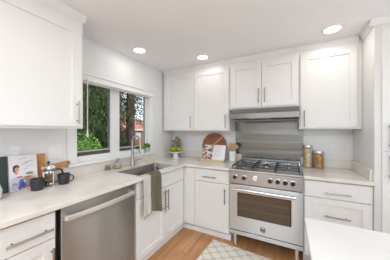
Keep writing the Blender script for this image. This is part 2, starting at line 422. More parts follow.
# ---------------------------------------------------------------- upper cabinets
def crown_x(y0, y1, x, parent, z1=CH-0.001):          # crown on a face looking +x
    mb = MB(); p = [(x-0.02, z1-0.055), (x+0.004, z1-0.055), (x+0.010, z1-0.042), (x+0.026, z1-0.016), (x+0.030, z1), (x-0.02, z1)]
    mb.prism(p, y0, y1, 'y'); return obj('crown_moulding', mb, M['cab'], parent)
def crown_y(x0, x1, y, parent, z1=CH-0.001):          # crown on a face looking -y
    mb = MB(); p = [(y+0.02, z1-0.055), (y-0.004, z1-0.055), (y-0.010, z1-0.042), (y-0.026, z1-0.016), (y-0.030, z1), (y+0.02, z1)]
    mb.prism(p, x0, x1, 'x'); return obj('crown_moulding', mb, M['cab'], parent)

t = root('upper_cabinet', 'white shaker wall cabinet left of the sink window, above the coffee things', 'cabinet', (0.17, -2.19, 1.383))
mb = MB(); mb.box((0.001, -2.55, 1.383), (0.329, -1.827, CH-0.002)); obj('body', mb, M['cab'], t, bevel=0.002)
fr = Fr('+x', 0.329)
d = shaker(fr, 'door', -2.53, -1.848, 1.40, 2.235, t, 0.075); pull(fr, -1.888, 1.515, 0.185, True, d)
crown_x(-2.55, -1.810, 0.327, t)

t = root('upper_cabinet', 'white shaker two-door wall cabinet between the corner and the range hood', 'cabinet', (0.58, -0.16, 1.39))
mb = MB(); mb.box((0.022, -0.309, 1.362), (1.155, -0.001, CH-0.002)); obj('body', mb, M['cab'], t, bevel=0.002)
fr = Fr('-y', -0.309)
d = shaker(fr, 'door', 0.070, 0.605, 1.378, 2.235, t); pull(fr, 0.556, 1.495, 0.185, True, d)
d = shaker(fr, 'door', 0.611, 1.148, 1.378, 2.235, t); pull(fr, 1.106, 1.495, 0.185, True, d)
crown_y(0.022, 1.156, -0.310, t)

t = root('upper_cabinet', 'short white two-door wall cabinet directly above the range hood', 'cabinet', (1.57, -0.16, 1.652))
mb = MB(); mb.box((1.157, -0.309, 1.652), (1.990, -0.001, CH-0.002)); obj('body', mb, M['cab'], t, bevel=0.002)
d = shaker(fr, 'door', 1.178, 1.574, 1.672, 2.235, t); pull(fr, 1.541, 1.810, 0.185, True, d)
d = shaker(fr, 'door', 1.580, 1.976, 1.672, 2.235, t); pull(fr, 1.614, 1.810, 0.185, True, d)
crown_y(1.157, 1.991, -0.310, t)

t = root('upper_cabinet', 'wide white single-door wall cabinet right of the range hood, above the pasta jars', 'cabinet', (2.27, -0.16, 1.383))
mb = MB(); mb.box((1.992, -0.309, 1.383), (RX-0.002, -0.001, CH-0.002)); obj('body', mb, M['cab'], t, bevel=0.002)
d = shaker(fr, 'door', 2.004, 2.510, 1.398, 2.235, t); pull(fr, 2.040, 1.500, 0.185, True, d)
crown_y(1.992, RX-0.031, -0.310, t)

t = root('pantry_cabinet', 'tall white floor-to-ceiling cabinet at the right end of the back wall', 'cabinet', (3.0, -0.31, 0))
mb = MB(); mb.box((RX, -0.61, 0.0), (3.60, -0.001, CH-0.002)); obj('body', mb, M['cab'], t, bevel=0.003)
fr = Fr('-y', -0.610)
d = shaker(fr, 'door', 2.598, 3.075, 1.195, 2.245, t, 0.075); pull(fr, 2.650, 1.32, 0.22, True, d, r=0.013)
d = shaker(fr, 'door', 2.598, 3.075, 0.11, 1.185, t, 0.075); pull(fr, 2.650, 1.06, 0.22, True, d, r=0.013)
d = shaker(fr, 'door', 3.081, 3.56, 1.195, 2.245, t, 0.075); d = shaker(fr, 'door', 3.081, 3.56, 0.11, 1.185, t, 0.075)
crown_y(RX-0.03, 3.60, -0.612, t)
mb = MB(); z1 = CH-0.001; x = RX
mb.prism([(x+0.02, z1-0.055), (x-0.004, z1-0.055), (x-0.010, z1-0.042), (x-0.026, z1-0.016), (x-0.030, z1), (x+0.02, z1)], -0.61, -0.33, 'y')
obj('crown_moulding', mb, M['cab'], t)

# ---------------------------------------------------------------- base cabinets
def base_body(mb, a, b_, face, z1=0.884):
    mb.box((a[0], a[1], 0.10), (b_[0], b_[1], z1))
FXc, FYc = 0.594, -0.594
t = root('base_cabinet', 'white base cabinet with one drawer over one door, left of the dishwasher', 'cabinet', (0.30, -2.55, 0))
mb = MB(); mb.box((0.02, -2.95, 0.10), (FXc, -2.158, 0.884)); obj('body', mb, M['cab'], t, bevel=0.001)
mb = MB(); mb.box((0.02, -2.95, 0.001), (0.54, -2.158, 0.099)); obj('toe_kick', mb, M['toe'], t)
fr = Fr('+x', FXc)
d = slab(fr, 'drawer', -2.425, -2.166, 0.713, 0.868, t, 0.021); pull(fr, -2.292, 0.778, 0.205, False, d, 0.021, 0.0065)
d = shaker(fr, 'door', -2.425, -2.166, 0.112, 0.707, t); pull(fr, -2.188, 0.57, 0.185, True, d, 0.020, 0.0065)
d = slab(fr, 'drawer', -2.945, -2.431, 0.713, 0.868, t, 0.021); pull(fr, -2.69, 0.778, 0.205, False, d, 0.021, 0.0065)
d = shaker(fr, 'door', -2.945, -2.431, 0.112, 0.707, t)

t = root('base_cabinet', 'white sink base cabinet with two doors, between the dishwasher and the corner', 'cabinet', (0.30, -1.06, 0))
mb = cells([0.02, 0.10, 0.585, FXc], [-1.508, -1.44, -0.655, -0.625], grid_except(3, 3, {(1, 1)}), 0.10, 0.884, 'z'); obj('body', mb, M['cab'], t)
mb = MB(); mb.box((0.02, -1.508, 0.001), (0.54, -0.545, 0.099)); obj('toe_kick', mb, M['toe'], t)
mb = MB(); mb.prism([(0.5405, 0.001), (0.556, 0.001), (0.556, 0.045), (0.549, 0.056), (0.5405, 0.056)], -1.508, -0.558, 'y'); obj('shoe_moulding', mb, M['trim'], t)
slab(fr, 'false_front', -1.498, -0.650, 0.713, 0.868, t)
d = shaker(fr, 'door', -1.498, -1.060, 0.112, 0.707, t); pull(fr, -1.086, 0.565, 0.24, True, d, 0.020, 0.0065)
d = shaker(fr, 'door', -1.054, -0.650, 0.112, 0.707, t); pull(fr, -1.028, 0.565, 0.24, True, d, 0.020, 0.0065)

t = root('base_cabinet', 'white base cabinet with one drawer over one door, left of the range', 'cabinet', (0.9, -0.31, 0))
mb = MB(); mb.box((0.02, -0.594, 0.10), (1.246, -0.02, 0.884)); mb.box((0.594, -0.6225, 0.10), (0.612, -0.594, 0.884)); obj('body', mb, M['cab'], t)
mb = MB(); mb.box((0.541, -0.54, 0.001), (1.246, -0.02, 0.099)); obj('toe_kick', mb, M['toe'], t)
mb = MB(); mb.prism([(-0.5405, 0.001), (-0.556, 0.001), (-0.556, 0.045), (-0.549, 0.056), (-0.5405, 0.056)], 0.5565, 1.246, 'x'); obj('shoe_moulding', mb, M['trim'], t)
fy = Fr('-y', FYc)
d = slab(fy, 'drawer', 0.772, 1.238, 0.713, 0.868, t); pull(fy, 0.986, 0.778, 0.185, False, d)
d = shaker(fy, 'door', 0.772, 1.238, 0.112, 0.707, t); pull(fy, 1.191, 0.562, 0.185, True, d)
mb = MB(); fy.box(mb, 0.613, 0.767, 0.112, 0.868, 0.001, 0.018); obj('filler', mb, M['cab'], t)

t = root('base_cabinet', 'white three-drawer base cabinet right of the range', 'cabinet', (2.28, -0.31, 0))
mb = MB(); mb.box((2.018, -0.594, 0.10), (RX-0.002, -0.02, 0.884)); obj('body', mb, M['cab'], t)
mb = MB(); mb.box((2.018, -0.54, 0.001), (RX-0.002, -0.02, 0.099)); obj('toe_kick', mb, M['toe'], t)
d = slab(fy, 'drawer', 2.028, 2.536, 0.713, 0.868, t); pull(fy, 2.289, 0.771, 0.20, False, d)
d = shaker(fy, 'drawer', 2.028, 2.536, 0.405, 0.707, t); pull(fy, 2.285, 0.548, 0.20, False, d)
d = shaker(fy, 'drawer', 2.028, 2.536, 0.112, 0.399, t); pull(fy, 2.285, 0.255, 0.20, False, d)

# ---------------------------------------------------------------- worktops
CT0, CT1 = 0.885, 0.915
SX0, SX1, SY0, SY1 = 0.140, 0.560, -1.405, -0.665
t = root('countertop', 'L-shaped cream quartz worktop running from the left edge past the sink to the range', 'countertop', (0.3, -1.0, CT0))
us = [0.001, SX0, SX1, 0.645, 1.247]; ws = [-2.95, SY0, SY1, -0.645, -0.001]
sol = {(i, j) for i in range(3) for j in range(4)}-{(1, 1)} | {(3, 3)}
mb = cells(us, ws, sol, CT0, CT1, 'z'); obj('slab', mb, M['quartz'], t, bevel=0.003)
mb = MB(); mb.box((0.001, -2.95, CT1+0.0005), (0.021, -0.0215, 1.016)); obj('backsplash', mb, M['quartz'], t, bevel=0.0015)
mb = MB(); mb.box((0.001, -0.021, CT1+0.0005), (1.247, -0.001, 1.016)); obj('backsplash', mb, M['quartz'], t, bevel=0.0015)
t = root('countertop', 'cream quartz worktop right of the range, carrying the pasta jars', 'countertop', (2.28, -0.32, CT0))
mb = MB(); mb.box((2.017, -0.645, CT0), (RX-0.001, -0.001, CT1)); obj('slab', mb, M['quartz'], t, bevel=0.003)
mb = MB(); mb.box((2.017, -0.021, CT1+0.0005), (RX-0.001, -0.001, 1.016)); obj('backsplash', mb, M['quartz'], t, bevel=0.0015)
mb = MB(); mb.box((RX-0.021, -0.575, CT1+0.0005), (RX-0.001, -0.0215, 1.016)); obj('backsplash', mb, M['quartz'], t, bevel=0.0015)

# sink
t = root('kitchen_sink', 'undermount stainless steel sink set into the worktop below the window', 'sink', (0.35, -1.035, 0.66))
e = 0.003; mb = MB()
def ring(x0, x1, y0, y1, z, r=0.035, n=5):
    out = []
    for cx0, cy0, a0 in ((x1-r, y1-r, 0), (x0+r, y1-r, 90), (x0+r, y0+r, 180), (x1-r, y0+r, 270)):
        for k in range(n+1):
            a = math.radians(a0+90*k/n); out.append((cx0+r*math.cos(a), cy0+r*math.sin(a), z))
    return out
rg = [ring(SX0+e, SX1-e, SY0+e, SY1-e, CT0+0.004), ring(SX0+0.006, SX1-0.006, SY0+0.006, SY1-0.006, 0.70), ring(SX0+0.03, SX1-0.03, SY0+0.03, SY1-0.03, 0.672), ring(0.33, 0.38, -1.06, -1.01, 0.668, 0.02)]
n = len(rg[0]); vs = sum(rg, [])
fs = [(i*n+k, i*n+(k+1) % n, (i+1)*n+(k+1) % n, (i+1)*n+k) for i in range(3) for k in range(n)]
fs.append(tuple(3*n+k for k in range(n)))
mb._add(vs, fs); obj('basin', mb, M['steel_sink'], t, solid=0.0012)
mb = MB(); mb.lathe([(0.042, 0.6695), (0.042, 0.6725), (0.030, 0.6725), (0.026, 0.670), (0.0, 0.670)], (0.355, -1.035, 0), 20); obj('drain', mb, M['polish'], t)

# faucet
t = root('faucet', 'brushed nickel high-arc pull-down faucet behind the sink', 'faucet', (0.10, -1.06, CT1))
fx, fyy = 0.10, -1.06
mb = MB(); mb.lathe([(0.031, CT1+0.0005), (0.031, 0.925), (0.027, 0.94), (0.022, 0.99), (0.0175, 1.06), (0.0, 1.062)], (fx, fyy, 0), 20); obj('base', mb, M['faucet'], t)
pts = [(fx, fyy, 1.03), (fx, fyy, 1.13), (fx, fyy, 1.22)]
for k in range(1, 11):
    a = math.pi*k/10*0.97; pts.append((fx+0.062*(1-math.cos(a)), fyy+0.012*k/10, 1.22+0.075*math.sin(a)))
pts.append((pts[-1][0]+0.002, pts[-1][1], 1.20))
mb = MB(); mb.tube(pts, 0.0145, 12); obj('spout', mb, M['faucet'], t)
p = pts[-1]; mb = MB(); mb.tube([(p[0], p[1], 1.203), (p[0]+0.003, p[1], 1.165), (p[0]+0.006, p[1], 1.125)], [0.0155, 0.0170, 0.0185], 12); obj('spray_head', mb, M['faucet'], t)
mb = MB(); mb.tube([(fx+0.010, fyy+0.012, 0.978), (fx+0.030, fyy+0.036, 0.982)], 0.012, 10); mb.tube([(fx+0.028, fyy+0.034, 0.982), (fx+0.070, fyy+0.105, 1.000)], [0.0095, 0.007], 10); obj('lever', mb, M['faucet'], t)

# ---------------------------------------------------------------- dishwasher
DY0, DY1 = -2.137, -1.527
t = root('dishwasher', 'stainless steel dishwasher under the worktop left of the sink', 'dishwasher', (0.3, -1.83, 0))
mb = MB(); mb.box((0.03, -2.155, 0.10), (0.575, -1.510, 0.882)); obj('body', mb, M['gap'], t)
mb = MB(); mb.box((0.576, DY0, 0.105), (0.622, DY1, 0.876)); door = obj('door', mb, M['steel_washer'], t, bevel=0.004)
mb = MB(); n = 10; prof = []
for k in range(n+1):
    s_ = k/n; y = -2.125+s_*(0.595-0.03); bow = 0.668+0.018*math.sin(math.pi*s_); prof.append((y, bow))
vs = []; 
for y, bw in prof: vs += [(bw-0.012, y, 0.797), (bw, y, 0.799), (bw, y, 0.829), (bw-0.012, y, 0.832)]
fs = [(i*4+k, i*4+(k+1) % 4, (i+1)*4+(k+1) % 4, (i+1)*4+k) for i in range(n) for k in range(4)]+[(3, 2, 1, 0), tuple(n*4+k for k in range(4))]
mb._add(vs, fs)
for y in (-2.118, -1.575): mb.box((0.6225, y-0.014, 0.800), (0.660, y+0.014, 0.829))
obj('handle', mb, M['satin'], door, bevel=0.003, label='wide bowed steel handle')
mb = MB(); mb.box((0.30, -2.15, 0.001), (0.545, -1.512, 0.099)); obj('toe_kick', mb, M['gap'], t)

# ---------------------------------------------------------------- range
X0, X1, YF = 1.252, 2.012, -0.650
t = root('gas_range', 'stainless steel freestanding gas range with six black knobs and an oven window', 'range', (1.632, -0.33, 0))
mb = MB(); mb.box((X0, -0.625, 0.155), (X1, -0.04, 0.895)); obj('body', mb, M['steel_h'], t, bevel=0.002)
mb = MB(); mb.box((X0+0.001, YF-0.018, 0.752), (X1-0.001, -0.6255, 0.893)); pan = obj('control_panel', mb, M['steel_panel'], t, bevel=0.005)
PF = YF-0.018
for kx in (1.332, 1.434, 1.709, 1.781, 1.852, 1.921):
    mb = MB(); mb.lathe([(0.026, 0.0), (0.026, 0.004), (0.024, 0.005), (0.0, 0.005)], (kx, PF-0.0003, 0.831), 20, 'y'); kb = obj('knob_bezel', mb, M['polish'], pan)
    mb = MB(); mb.lathe([(0.0225, 0.0), (0.0205, 0.032), (0.017, 0.036), (0.0, 0.036)], (kx, PF-0.0055, 0.831), 20, 'y'); mb.box((kx-0.003, PF-0.047, 0.816), (kx+0.003, PF-0.0415, 0.846)); obj('knob', mb, M['black'], pan)
mb = MB(); mb.lathe([(0.030, 0), (0.030, 0.008), (0.026, 0.010), (0.026, 0.007), (0, 0.007)], (1.552, PF-0.0003, 0.838), 24, 'y'); g = obj('gauge', mb, M['polish'], pan)
mb = MB(); mb.lathe([(0.0255, 0), (0.0255, 0.001), (0, 0.001)], (1.552, PF-0.0078, 0.838), 24, 'y'); obj('dial_face', mb, M['whiteface'], g, label='white dial')
mb = MB(); mb.box((1.5515, PF-0.0095, 0.838), (1.5528, PF-0.0089, 0.856)); mb.box((1.552, PF-0.0095, 0.8375), (1.566, PF-0.0089, 0.8388)); obj('needle', mb, M['black'], g)
for kx in (1.332, 1.434, 1.709, 1.781, 1.852, 1.921):
    mb = MB(); mb.box((kx-0.010, PF-0.0008, 0.862), (kx+0.010, PF+0.0005, 0.866)); obj('knob_mark', mb, M['ink_grey'], pan)
# oven door
mb = cells([X0+0.004, 1.352, 1.907, X1-0.004], [0.212, 0.376, 0.650, 0.742], grid_except(3, 3, {(1, 1)}), YF-0.006, -0.6255, 'y'); dr = obj('oven_door', mb, M['steel_h'], t, bevel=0.003)
mb = MB(); mb.box((1.353, YF-0.0045, 0.377), (1.906, YF+0.006, 0.649)); ow = obj('oven_window', mb, M['ovenglass'], dr, label='dark brown glass window')
mb = MB()
for a, b_ in (((1.352, 0.376), (1.907, 0.384)), ((1.352, 0.642), (1.907, 0.650)), ((1.352, 0.384), (1.360, 0.642)), ((1.899, 0.384), (1.907, 0.642))): mb.box((a[0], YF-0.0075, a[1]), (b_[0], YF-0.0046, b_[1]))
obj('window_trim', mb, M['black'], dr)
mb = MB()
for z in (0.462, 0.556):
    for dz in (0, 0.012): mb.box((1.365, YF-0.0052, z+dz), (1.894, YF-0.0046, z+dz+0.0035))
obj('oven_rack', mb, M['rack'], ow, label='wire racks seen through the window')
mb = MB(); mb.tube([(1.318, YF-0.062, 0.700), (1.946, YF-0.062, 0.700)], 0.0155, 14)
for kx in (1.340, 1.924): mb.tube([(kx, YF-0.0062, 0.700), (kx, YF-0.062, 0.700)], 0.012, 10)
obj('handle', mb, M['polish'], dr, label='polished tubular towel-bar handle')
mb = MB(); mb.lathe([(0.030, 0), (0.030, 0.003), (0.027, 0.0045), (0, 0.0045)], (1.632, YF-0.0063, 0.280), 24, 'y'); em = obj('emblem', mb, M['shaker'], dr, label='round dark metal badge with light winged scroll')
mb = MB()
mb.tube([(1.632+0.020*math.cos(a), YF-0.0112, 0.280+0.020*math.sin(a)) for a in [math.pi*2*k/24 for k in range(25)]], 0.0016, 6)
mb.tube([(1.618, YF-0.0112, 0.285), (1.624, YF-0.0112, 0.277), (1.632, YF-0.0112, 0.283), (1.640, YF-0.0112, 0.277), (1.646, YF-0.0112, 0.285)], 0.0018, 6)
obj('scroll', mb, M['polish'], em)
mb = MB(); mb.box((X0+0.002, YF-0.004, 0.158), (X1-0.002, -0.6255, 0.203)); obj('lower_panel', mb, M['steel_h'], t, bevel=0.003)
for lx in (1.318, 1.956):
    for ly in (-0.612, -0.09):
        mb = MB(); mb.lathe([(0.018, 0.001), (0.024, 0.006), (0.021, 0.02), (0.021, 0.13), (0.026, 0.154), (0, 0.154)], (lx, ly, 0), 16); obj('leg', mb, M['polish'], t)
# cooktop
mb = cells([X0-0.0005, X0+0.022, X1-0.022, X1+0.0005], [-0.668, -0.615, -0.075, -0.040], grid_except(3, 3, set()), 0.8955, 0.914, 'z'); top = obj('cooktop', mb, M['steel_top'], t, bevel=0.004)
mb = MB(); mb.prism([(-0.040, 0.8955), (-0.072, 0.9145), (-0.065, 0.945), (-0.040, 0.968), (-0.026, 0.968), (-0.0225, 0.960), (-0.0225, 0.8955)], X0+0.001, X1-0.001, 'x'); obj('back_guard', mb, M['steel_h'], t, bevel=0.003)
for bx, by, r in ((1.392, -0.485, 0.040), (1.392, -0.215, 0.032), (1.632, -0.345, 0.052), (1.872, -0.485, 0.032), (1.872, -0.215, 0.040)):
    mb = MB(); mb.lathe([(r*1.5, 0.9145), (r*1.45, 0.917), (r*0.95, 0.918), (r*0.9, 0.926), (r*0.8, 0.927), (0, 0.927)], (bx, by, 0), 20); bb = obj('burner', mb, M['brass'], t)
    mb = MB(); mb.lathe([(r*0.82, 0.9272), (r*0.82, 0.932), (r*0.7, 0.935), (0, 0.935)], (bx, by, 0), 20); obj('burner_cap', mb, M['burner'], bb)
for gx0, gx1 in ((1.278, 1.508), (1.518, 1.746), (1.756, 1.986)):
    mb = MB(); zt = 0.951; g0, g1 = -0.602, -0.092; r = 0.0042
    def bar(a, b_): mb.box((min(a[0], b_[0])-r, min(a[1], b_[1])-r, zt-0.010), (max(a[0], b_[0])+r, max(a[1], b_[1])+r, zt))
    cxm = (gx0+gx1)/2
    for gy in (g0, (g0+g1)/2, g1): bar((gx0, gy), (gx1, gy))
    for gx in (gx0, gx1): bar((gx, g0), (gx, g1))
    for cyy in ((g0*3+g1)/4, (g0+g1*3)/4):
        bar((gx0, cyy), (cxm-0.030, cyy)); bar((cxm+0.030, cyy), (gx1, cyy))
        bar((cxm, cyy-0.128), (cxm, cyy-0.030)); bar((cxm, cyy+0.030), (cxm, cyy+0.128))
    for gx in (gx0, gx1):
        for gy in (g0, (g0+g1)/2, g1): mb.box((gx-r, gy-r, 0.9145), (gx+r, gy+r, zt-0.009))
    obj('grate', mb, M['iron'], t, label='black cast iron grate')

# steel wall panel and hood
mb = MB(); mb.box((1.160, -0.0205, 1.0165), (1.2475, -0.0015, 1.387)); mb.box((1.160, -0.0205, 1.387), (2.045, -0.0015, 1.520)); mb.box((1.248, -0.0205, 0.93), (2.0165, -0.0015, 1.387)); mb.box((2.0165, -0.0205, 1.0165), (2.045, -0.0015, 1.387))
mb = cells([1.160, 1.2475, 2.0165, 2.045], [0.93, 1.0165, 1.381, 1.50], grid_except(3, 3, {(0, 0), (2, 0)}), -0.0205, -0.0015, 'y')
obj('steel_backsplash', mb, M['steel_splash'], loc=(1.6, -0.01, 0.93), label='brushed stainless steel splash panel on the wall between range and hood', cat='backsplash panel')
HX0, HX1 = 1.205, 1.985
t = root('range_hood', 'slim stainless steel range hood under the short cabinet', 'range hood', (1.595, -0.25, 1.515))
mb = MB(); prof = [(-0.0015, 1.650), (-0.355, 1.650), (-0.475, 1.585), (-0.480, 1.578), (-0.480, 1.515), (-0.468, 1.515), (-0.468, 1.535), (-0.0015, 1.535)]
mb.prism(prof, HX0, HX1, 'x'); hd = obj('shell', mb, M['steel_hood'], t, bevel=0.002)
mb = MB(); mb.box((HX0+0.004, -0.462, 1.522), (HX1-0.004, -0.03, 1.5345)); obj('underside_pan', mb, M['steel_hood'], t)
for a, b_ in ((1.235, 1.41), (1.70, 1.955)):
    mb = MB(); mb.box((a, -0.43, 1.512), (b_, -0.13, 1.5215)); ft = obj('grease_filter', mb, M['burner'], t, label='dark mesh filter')
mb = MB(); mb.box((1.43, -0.42, 1.516), (1.68, -0.34, 1.5215)); obj('reflection_strip', mb, M['whiteface'], t)  # white strip painted in as light reflecting under the hood

# ---------------------------------------------------------------- island
t = root('kitchen_island', 'kitchen island with a white quartz top in the lower right foreground', 'island', (2.7, -2.4, 0))
mb = MB(); mb.box((1.963, -3.35, 0.875), (3.35, -1.655, CT1)); obj('slab', mb, M['quartzw'], t, bevel=0.003)
mb = MB(); mb.box((2.03, -3.28, 0.10), (3.28, -1.72, 0.874)); obj('body', mb, M['island_base'], t, bevel=0.002)
mb = MB(); mb.box((2.09, -3.22, 0.001), (3.22, -1.78, 0.099)); obj('toe_kick', mb, M['toe'], t)
fi = Fr('+x', 3.28)

# ---------------------------------------------------------------- rug
mb = MB(); L_, W_ = 1.35, 0.78; nx, ny = 54, 32; vs = []
for j in range(ny+1):
    for i in range(nx+1): vs.append((L_*i/nx, -W_*j/ny, 0.0085+0.0012*math.sin(i*1.7)*math.sin(j*1.3)))
fs = [(j*(nx+1)+i, (j+1)*(nx+1)+i, (j+1)*(nx+1)+i+1, j*(nx+1)+i+1) for j in range(ny) for i in range(nx)]
o_ = len(vs); mb._add(vs, fs); mb.box((0, -W_, 0.001), (L_, 0, 0.0082))
rg_ = obj('rug', mb, M['rug'], loc=(0, 0, 0), label='pale grey and cream lattice-pattern rug on the wooden floor before the range', cat='rug', clean=False)
rg_.location = (1.052, -0.640, 0); rg_.rotation_euler = (0, 0, math.radians(-4))

# ---------------------------------------------------------------- towels
def towel(name, y0, y1, xt, zb0, zb1, m, label, back, off, amp, seed):
    rnd = random.Random(seed); mb = MB(); ny = 14
    prof = [(0.645-back, CT1+0.003+off), (0.63, CT1+0.003+off), (0.647, CT1+0.001+off), (0.652+off, 0.90)]
    for k in range(1, 13): prof.append((0.654+off+0.003*k/12, 0.90-(0.90-zb0)*k/12))
    ph = rnd.random()*6; vs = []
    for i, (x, z) in enumerate(prof):
        for j in range(ny+1):
            s_ = j/ny; y = y0+(y1-y0)*s_; hang = max(0, i-3)/12
            zz = z+(zb1-zb0)*s_*hang
            w = amp*hang*(math.sin(s_*9+ph)+0.5*math.sin(s_*17+ph*2))+amp*1.2*hang
            y += 0.012*math.sin(i*0.5+ph)*hang*(s_-0.5)
            vs.append((x+w, y, zz))
    n = len(prof); fs = [(i*(ny+1)+j, i*(ny+1)+j+1, (i+1)*(ny+1)+j+1, (i+1)*(ny+1)+j) for i in range(n-1) for j in range(ny)]
    mb._add(vs, fs)
    o = obj(name, mb, m, loc=(0.65, (y0+y1)/2, 0.9), label=label, cat='towel'); sd = o.modifiers.new('solid', 'SOLIDIFY'); sd.thickness = 0.004; sd.offset = 1 if False else 0
    return o
towel('dish_towel', -1.446, -1.340, 0.66, 0.515, 0.535, M['towel_light'], 'light beige linen towel hanging over the worktop edge at the sink', 0.075, 0.0, 0.004, 1)
towel('dish_towel', -1.331, -1.190, 0.66, 0.560, 0.500, M['towel_green'], 'olive green linen towel hanging over the worktop edge at the sink', 0.080, 0.0095, 0.005, 2)

# ---------------------------------------------------------------- things by the sink
t = root('soap_bottle', 'small clear glass pump bottle of yellow soap behind the sink', 'soap dispenser', (0.080, -1.275, CT1))
sx_, sy_ = 0.080, -1.275
mb = MB(); mb.lathe([(0.036, 0.9155), (0.042, 0.919), (0.042, 0.972), (0.035, 0.986), (0.014, 0.994), (0.014, 1.002), (0.012, 1.002), (0.012, 0.9925), (0.033, 0.984), (0.0402, 0.970), (0.0402, 0.921), (0, 0.9185)], (sx_, sy_, 0), 20); obj('bottle', mb, M['glass'], t)
mb = MB(); mb.lathe([(0.0398, 0.9205), (0.0398, 0.952), (0, 0.952)], (sx_, sy_, 0), 20); obj('soap', mb, M['soap'], t)
mb = MB(); mb.lathe([(0.015, 1.0025), (0.015, 1.012), (0.006, 1.016), (0.005, 1.040), (0, 1.040)], (sx_, sy_, 0), 14); mb.tube([(sx_, sy_, 1.038), (sx_+0.035, sy_+0.005, 1.036)], 0.005, 8); obj('pump', mb, M['nickel'], t)
for k, (yy, lb) in enumerate(((-1.398, 'small pewter shaker by the backsplash, left of the pair'), (-1.358, 'small pewter shaker by the backsplash, right of the pair, next to the soap bottle'))):
    t = root('shaker', lb, 'shaker', (0.045, yy, CT1))
    mb = MB(); mb.lathe([(0.0105, 0.9155), (0.0105, 0.955), (0.009, 0.960), (0, 0.950)], (0.045, yy, 0), 14); obj('body', mb, M['shaker'], t)
    mb = MB(); mb.lathe([(0.009, 0.9605), (0.0105, 0.967), (0.007, 0.976), (0, 0.977)], (0.045, yy, 0), 14); obj('cap', mb, M['nickel'], t)

# potted plants on the sill
def leaves(mb, c, rad, n, size, seed, up=0.6, rz=1.0):
    rnd = random.Random(seed)
    for _ in range(n):
        d = Vector((rnd.gauss(0, 1), rnd.gauss(0, 1), rnd.gauss(0, 1)+up)).normalized()*rad*rnd.uniform(0.3, 1)
        p = Vector(c)+Vector((d.x, d.y, d.z*rz))
        a = Vector((rnd.gauss(0, 1), rnd.gauss(0, 1), rnd.gauss(0, 1))).normalized(); b2 = a.orthogonal().normalized()
        s_ = size*rnd.uniform(0.6, 1.3)
        mb._add([p-a*s_, p+b2*s_*0.45, p+a*s_, p-b2*s_*0.45], [(0, 1, 2, 3)])
def pot_plant(y, x, r, h, mpot, mleaf, label, n, seed):
    z0 = WZ0+0.0045
    t = root('potted_plant', label, 'plant', (x, y, z0))
    mb = MB(); mb.lathe([(r*0.82, z0+0.0005), (r, z0+h), (r*0.9, z0+h), (r*0.85, z0+h-0.012), (0, z0+h-0.012)], (x, y, 0), 20); obj('pot', mb, mpot, t)
    mb = MB(); mb.lathe([(r*0.84, z0+h-0.0115), (r*0.84, z0+h-0.007), (0, z0+h-0.006)], (x, y, 0), 16); obj('soil', mb, M['soil'], t)
    mb = MB()
    for k in range(8):
        a = k*0.8; mb.tube([(x, y, z0+h-0.008), (x+0.015*math.cos(a), y+0.015*math.sin(a), z0+h+0.03)], 0.0015, 5)
    leaves(mb, (x, y, z0+h+0.026), r*1.5, int(n*1.6), 0.013, seed, 0.5, 0.8)
    obj('foliage', mb, mleaf, t, smooth=False, clean=False)
pot_plant(-0.680, 0.004, 0.031, 0.072, M['greypot'], M['leaf_pot'], 'small green herb in a grey pot at the right end of the window sill', 260, 3)
pot_plant(-0.790, 0.004, 0.026, 0.064, M['porcelain'], M['leaf_pot2'], 'small yellow-green plant in a white pot on the window sill, left of the grey pot', 170, 4)
t = root('drinking_glass', 'empty clear glass on the window sill behind the faucet', 'glass', (0.006, -0.925, WZ0+0.0045))
z0 = WZ0+0.005; mb = MB(); mb.lathe([(0.026, z0), (0.031, z0+0.085), (0.0295, z0+0.085), (0.0245, z0+0.006), (0, z0+0.006)], (0.006, -0.925, 0), 20); obj('tumbler', mb, M['glass'], t)

# ---------------------------------------------------------------- coffee things on the left worktop
def mug(x, y, hd_ang, label):
    t = root('mug', label, 'mug', (x, y, CT1)); z = 0.9155
    mb = MB(); mb.lathe([(0.036, z), (0.038, z+0.003), (0.0465, z+0.085), (0.0435, z+0.085), (0.0335, z+0.008), (0, z+0.006)], (x, y, 0), 28); obj('body', mb, M['mug'], t)
    mb = MB(); mb.lathe([(0.0405, z+0.064), (0.0407, z+0.0665), (0, z+0.0665)], (x, y, 0), 24); obj('coffee', mb, M['muginside'], t)
    dx, dy = math.cos(hd_ang), math.sin(hd_ang); pts = []
    for k in range(13):
        a = -math.pi/2+math.pi*k/12; rr_ = 0.037+0.034*math.cos(a); pts.append((x+dx*rr_, y+dy*rr_, z+0.045+0.028*math.sin(a)))
    mb = MB(); mb.tube(pts, 0.0052, 8); obj('handle', mb, M['mug'], t)
mug(0.190, -2.088, math.radians(50), 'dark charcoal coffee mug nearest the left edge, in front of the cookbook')
mug(0.190, -1.906, math.radians(50), 'dark charcoal coffee mug right of the french press')

px, py = 0.127, -1.990
t = root('french_press', 'glass and steel french press between the two dark mugs', 'french press', (px, py, CT1)); z = 0.9155
mb = MB(); mb.lathe([(0.036, z+0.004), (0.041, z+0.010), (0.042, z+0.135), (0.040, z+0.135), (0.039, z+0.012), (0, z+0.008)], (px, py, 0), 24); obj('carafe', mb, M['glass'], t)
mb = MB(); mb.lathe([(0.0385, z+0.0125), (0.0385, z+0.035), (0, z+0.035)], (px, py, 0), 20); obj('coffee', mb, M['muginside'], t)
mb = MB()
mb.lathe([(0.0435, z+0.012), (0.0445, z+0.012), (0.0445, z+0.024), (0.0435, z+0.024), (0.0435, z+0.012)], (px, py, 0), 24)
mb.lathe([(0.0435, z+0.106), (0.0445, z+0.106), (0.0445, z+0.118), (0.0435, z+0.118), (0.0435, z+0.106)], (px, py, 0), 24)
for k in range(4):
    a = math.radians(20+90*k); mb.box((px+0.044*math.cos(a)-0.004, py+0.044*math.sin(a)-0.004, z), (px+0.044*math.cos(a)+0.004, py+0.044*math.sin(a)+0.004, z+0.12))
obj('steel_frame', mb, M['polish'], t)
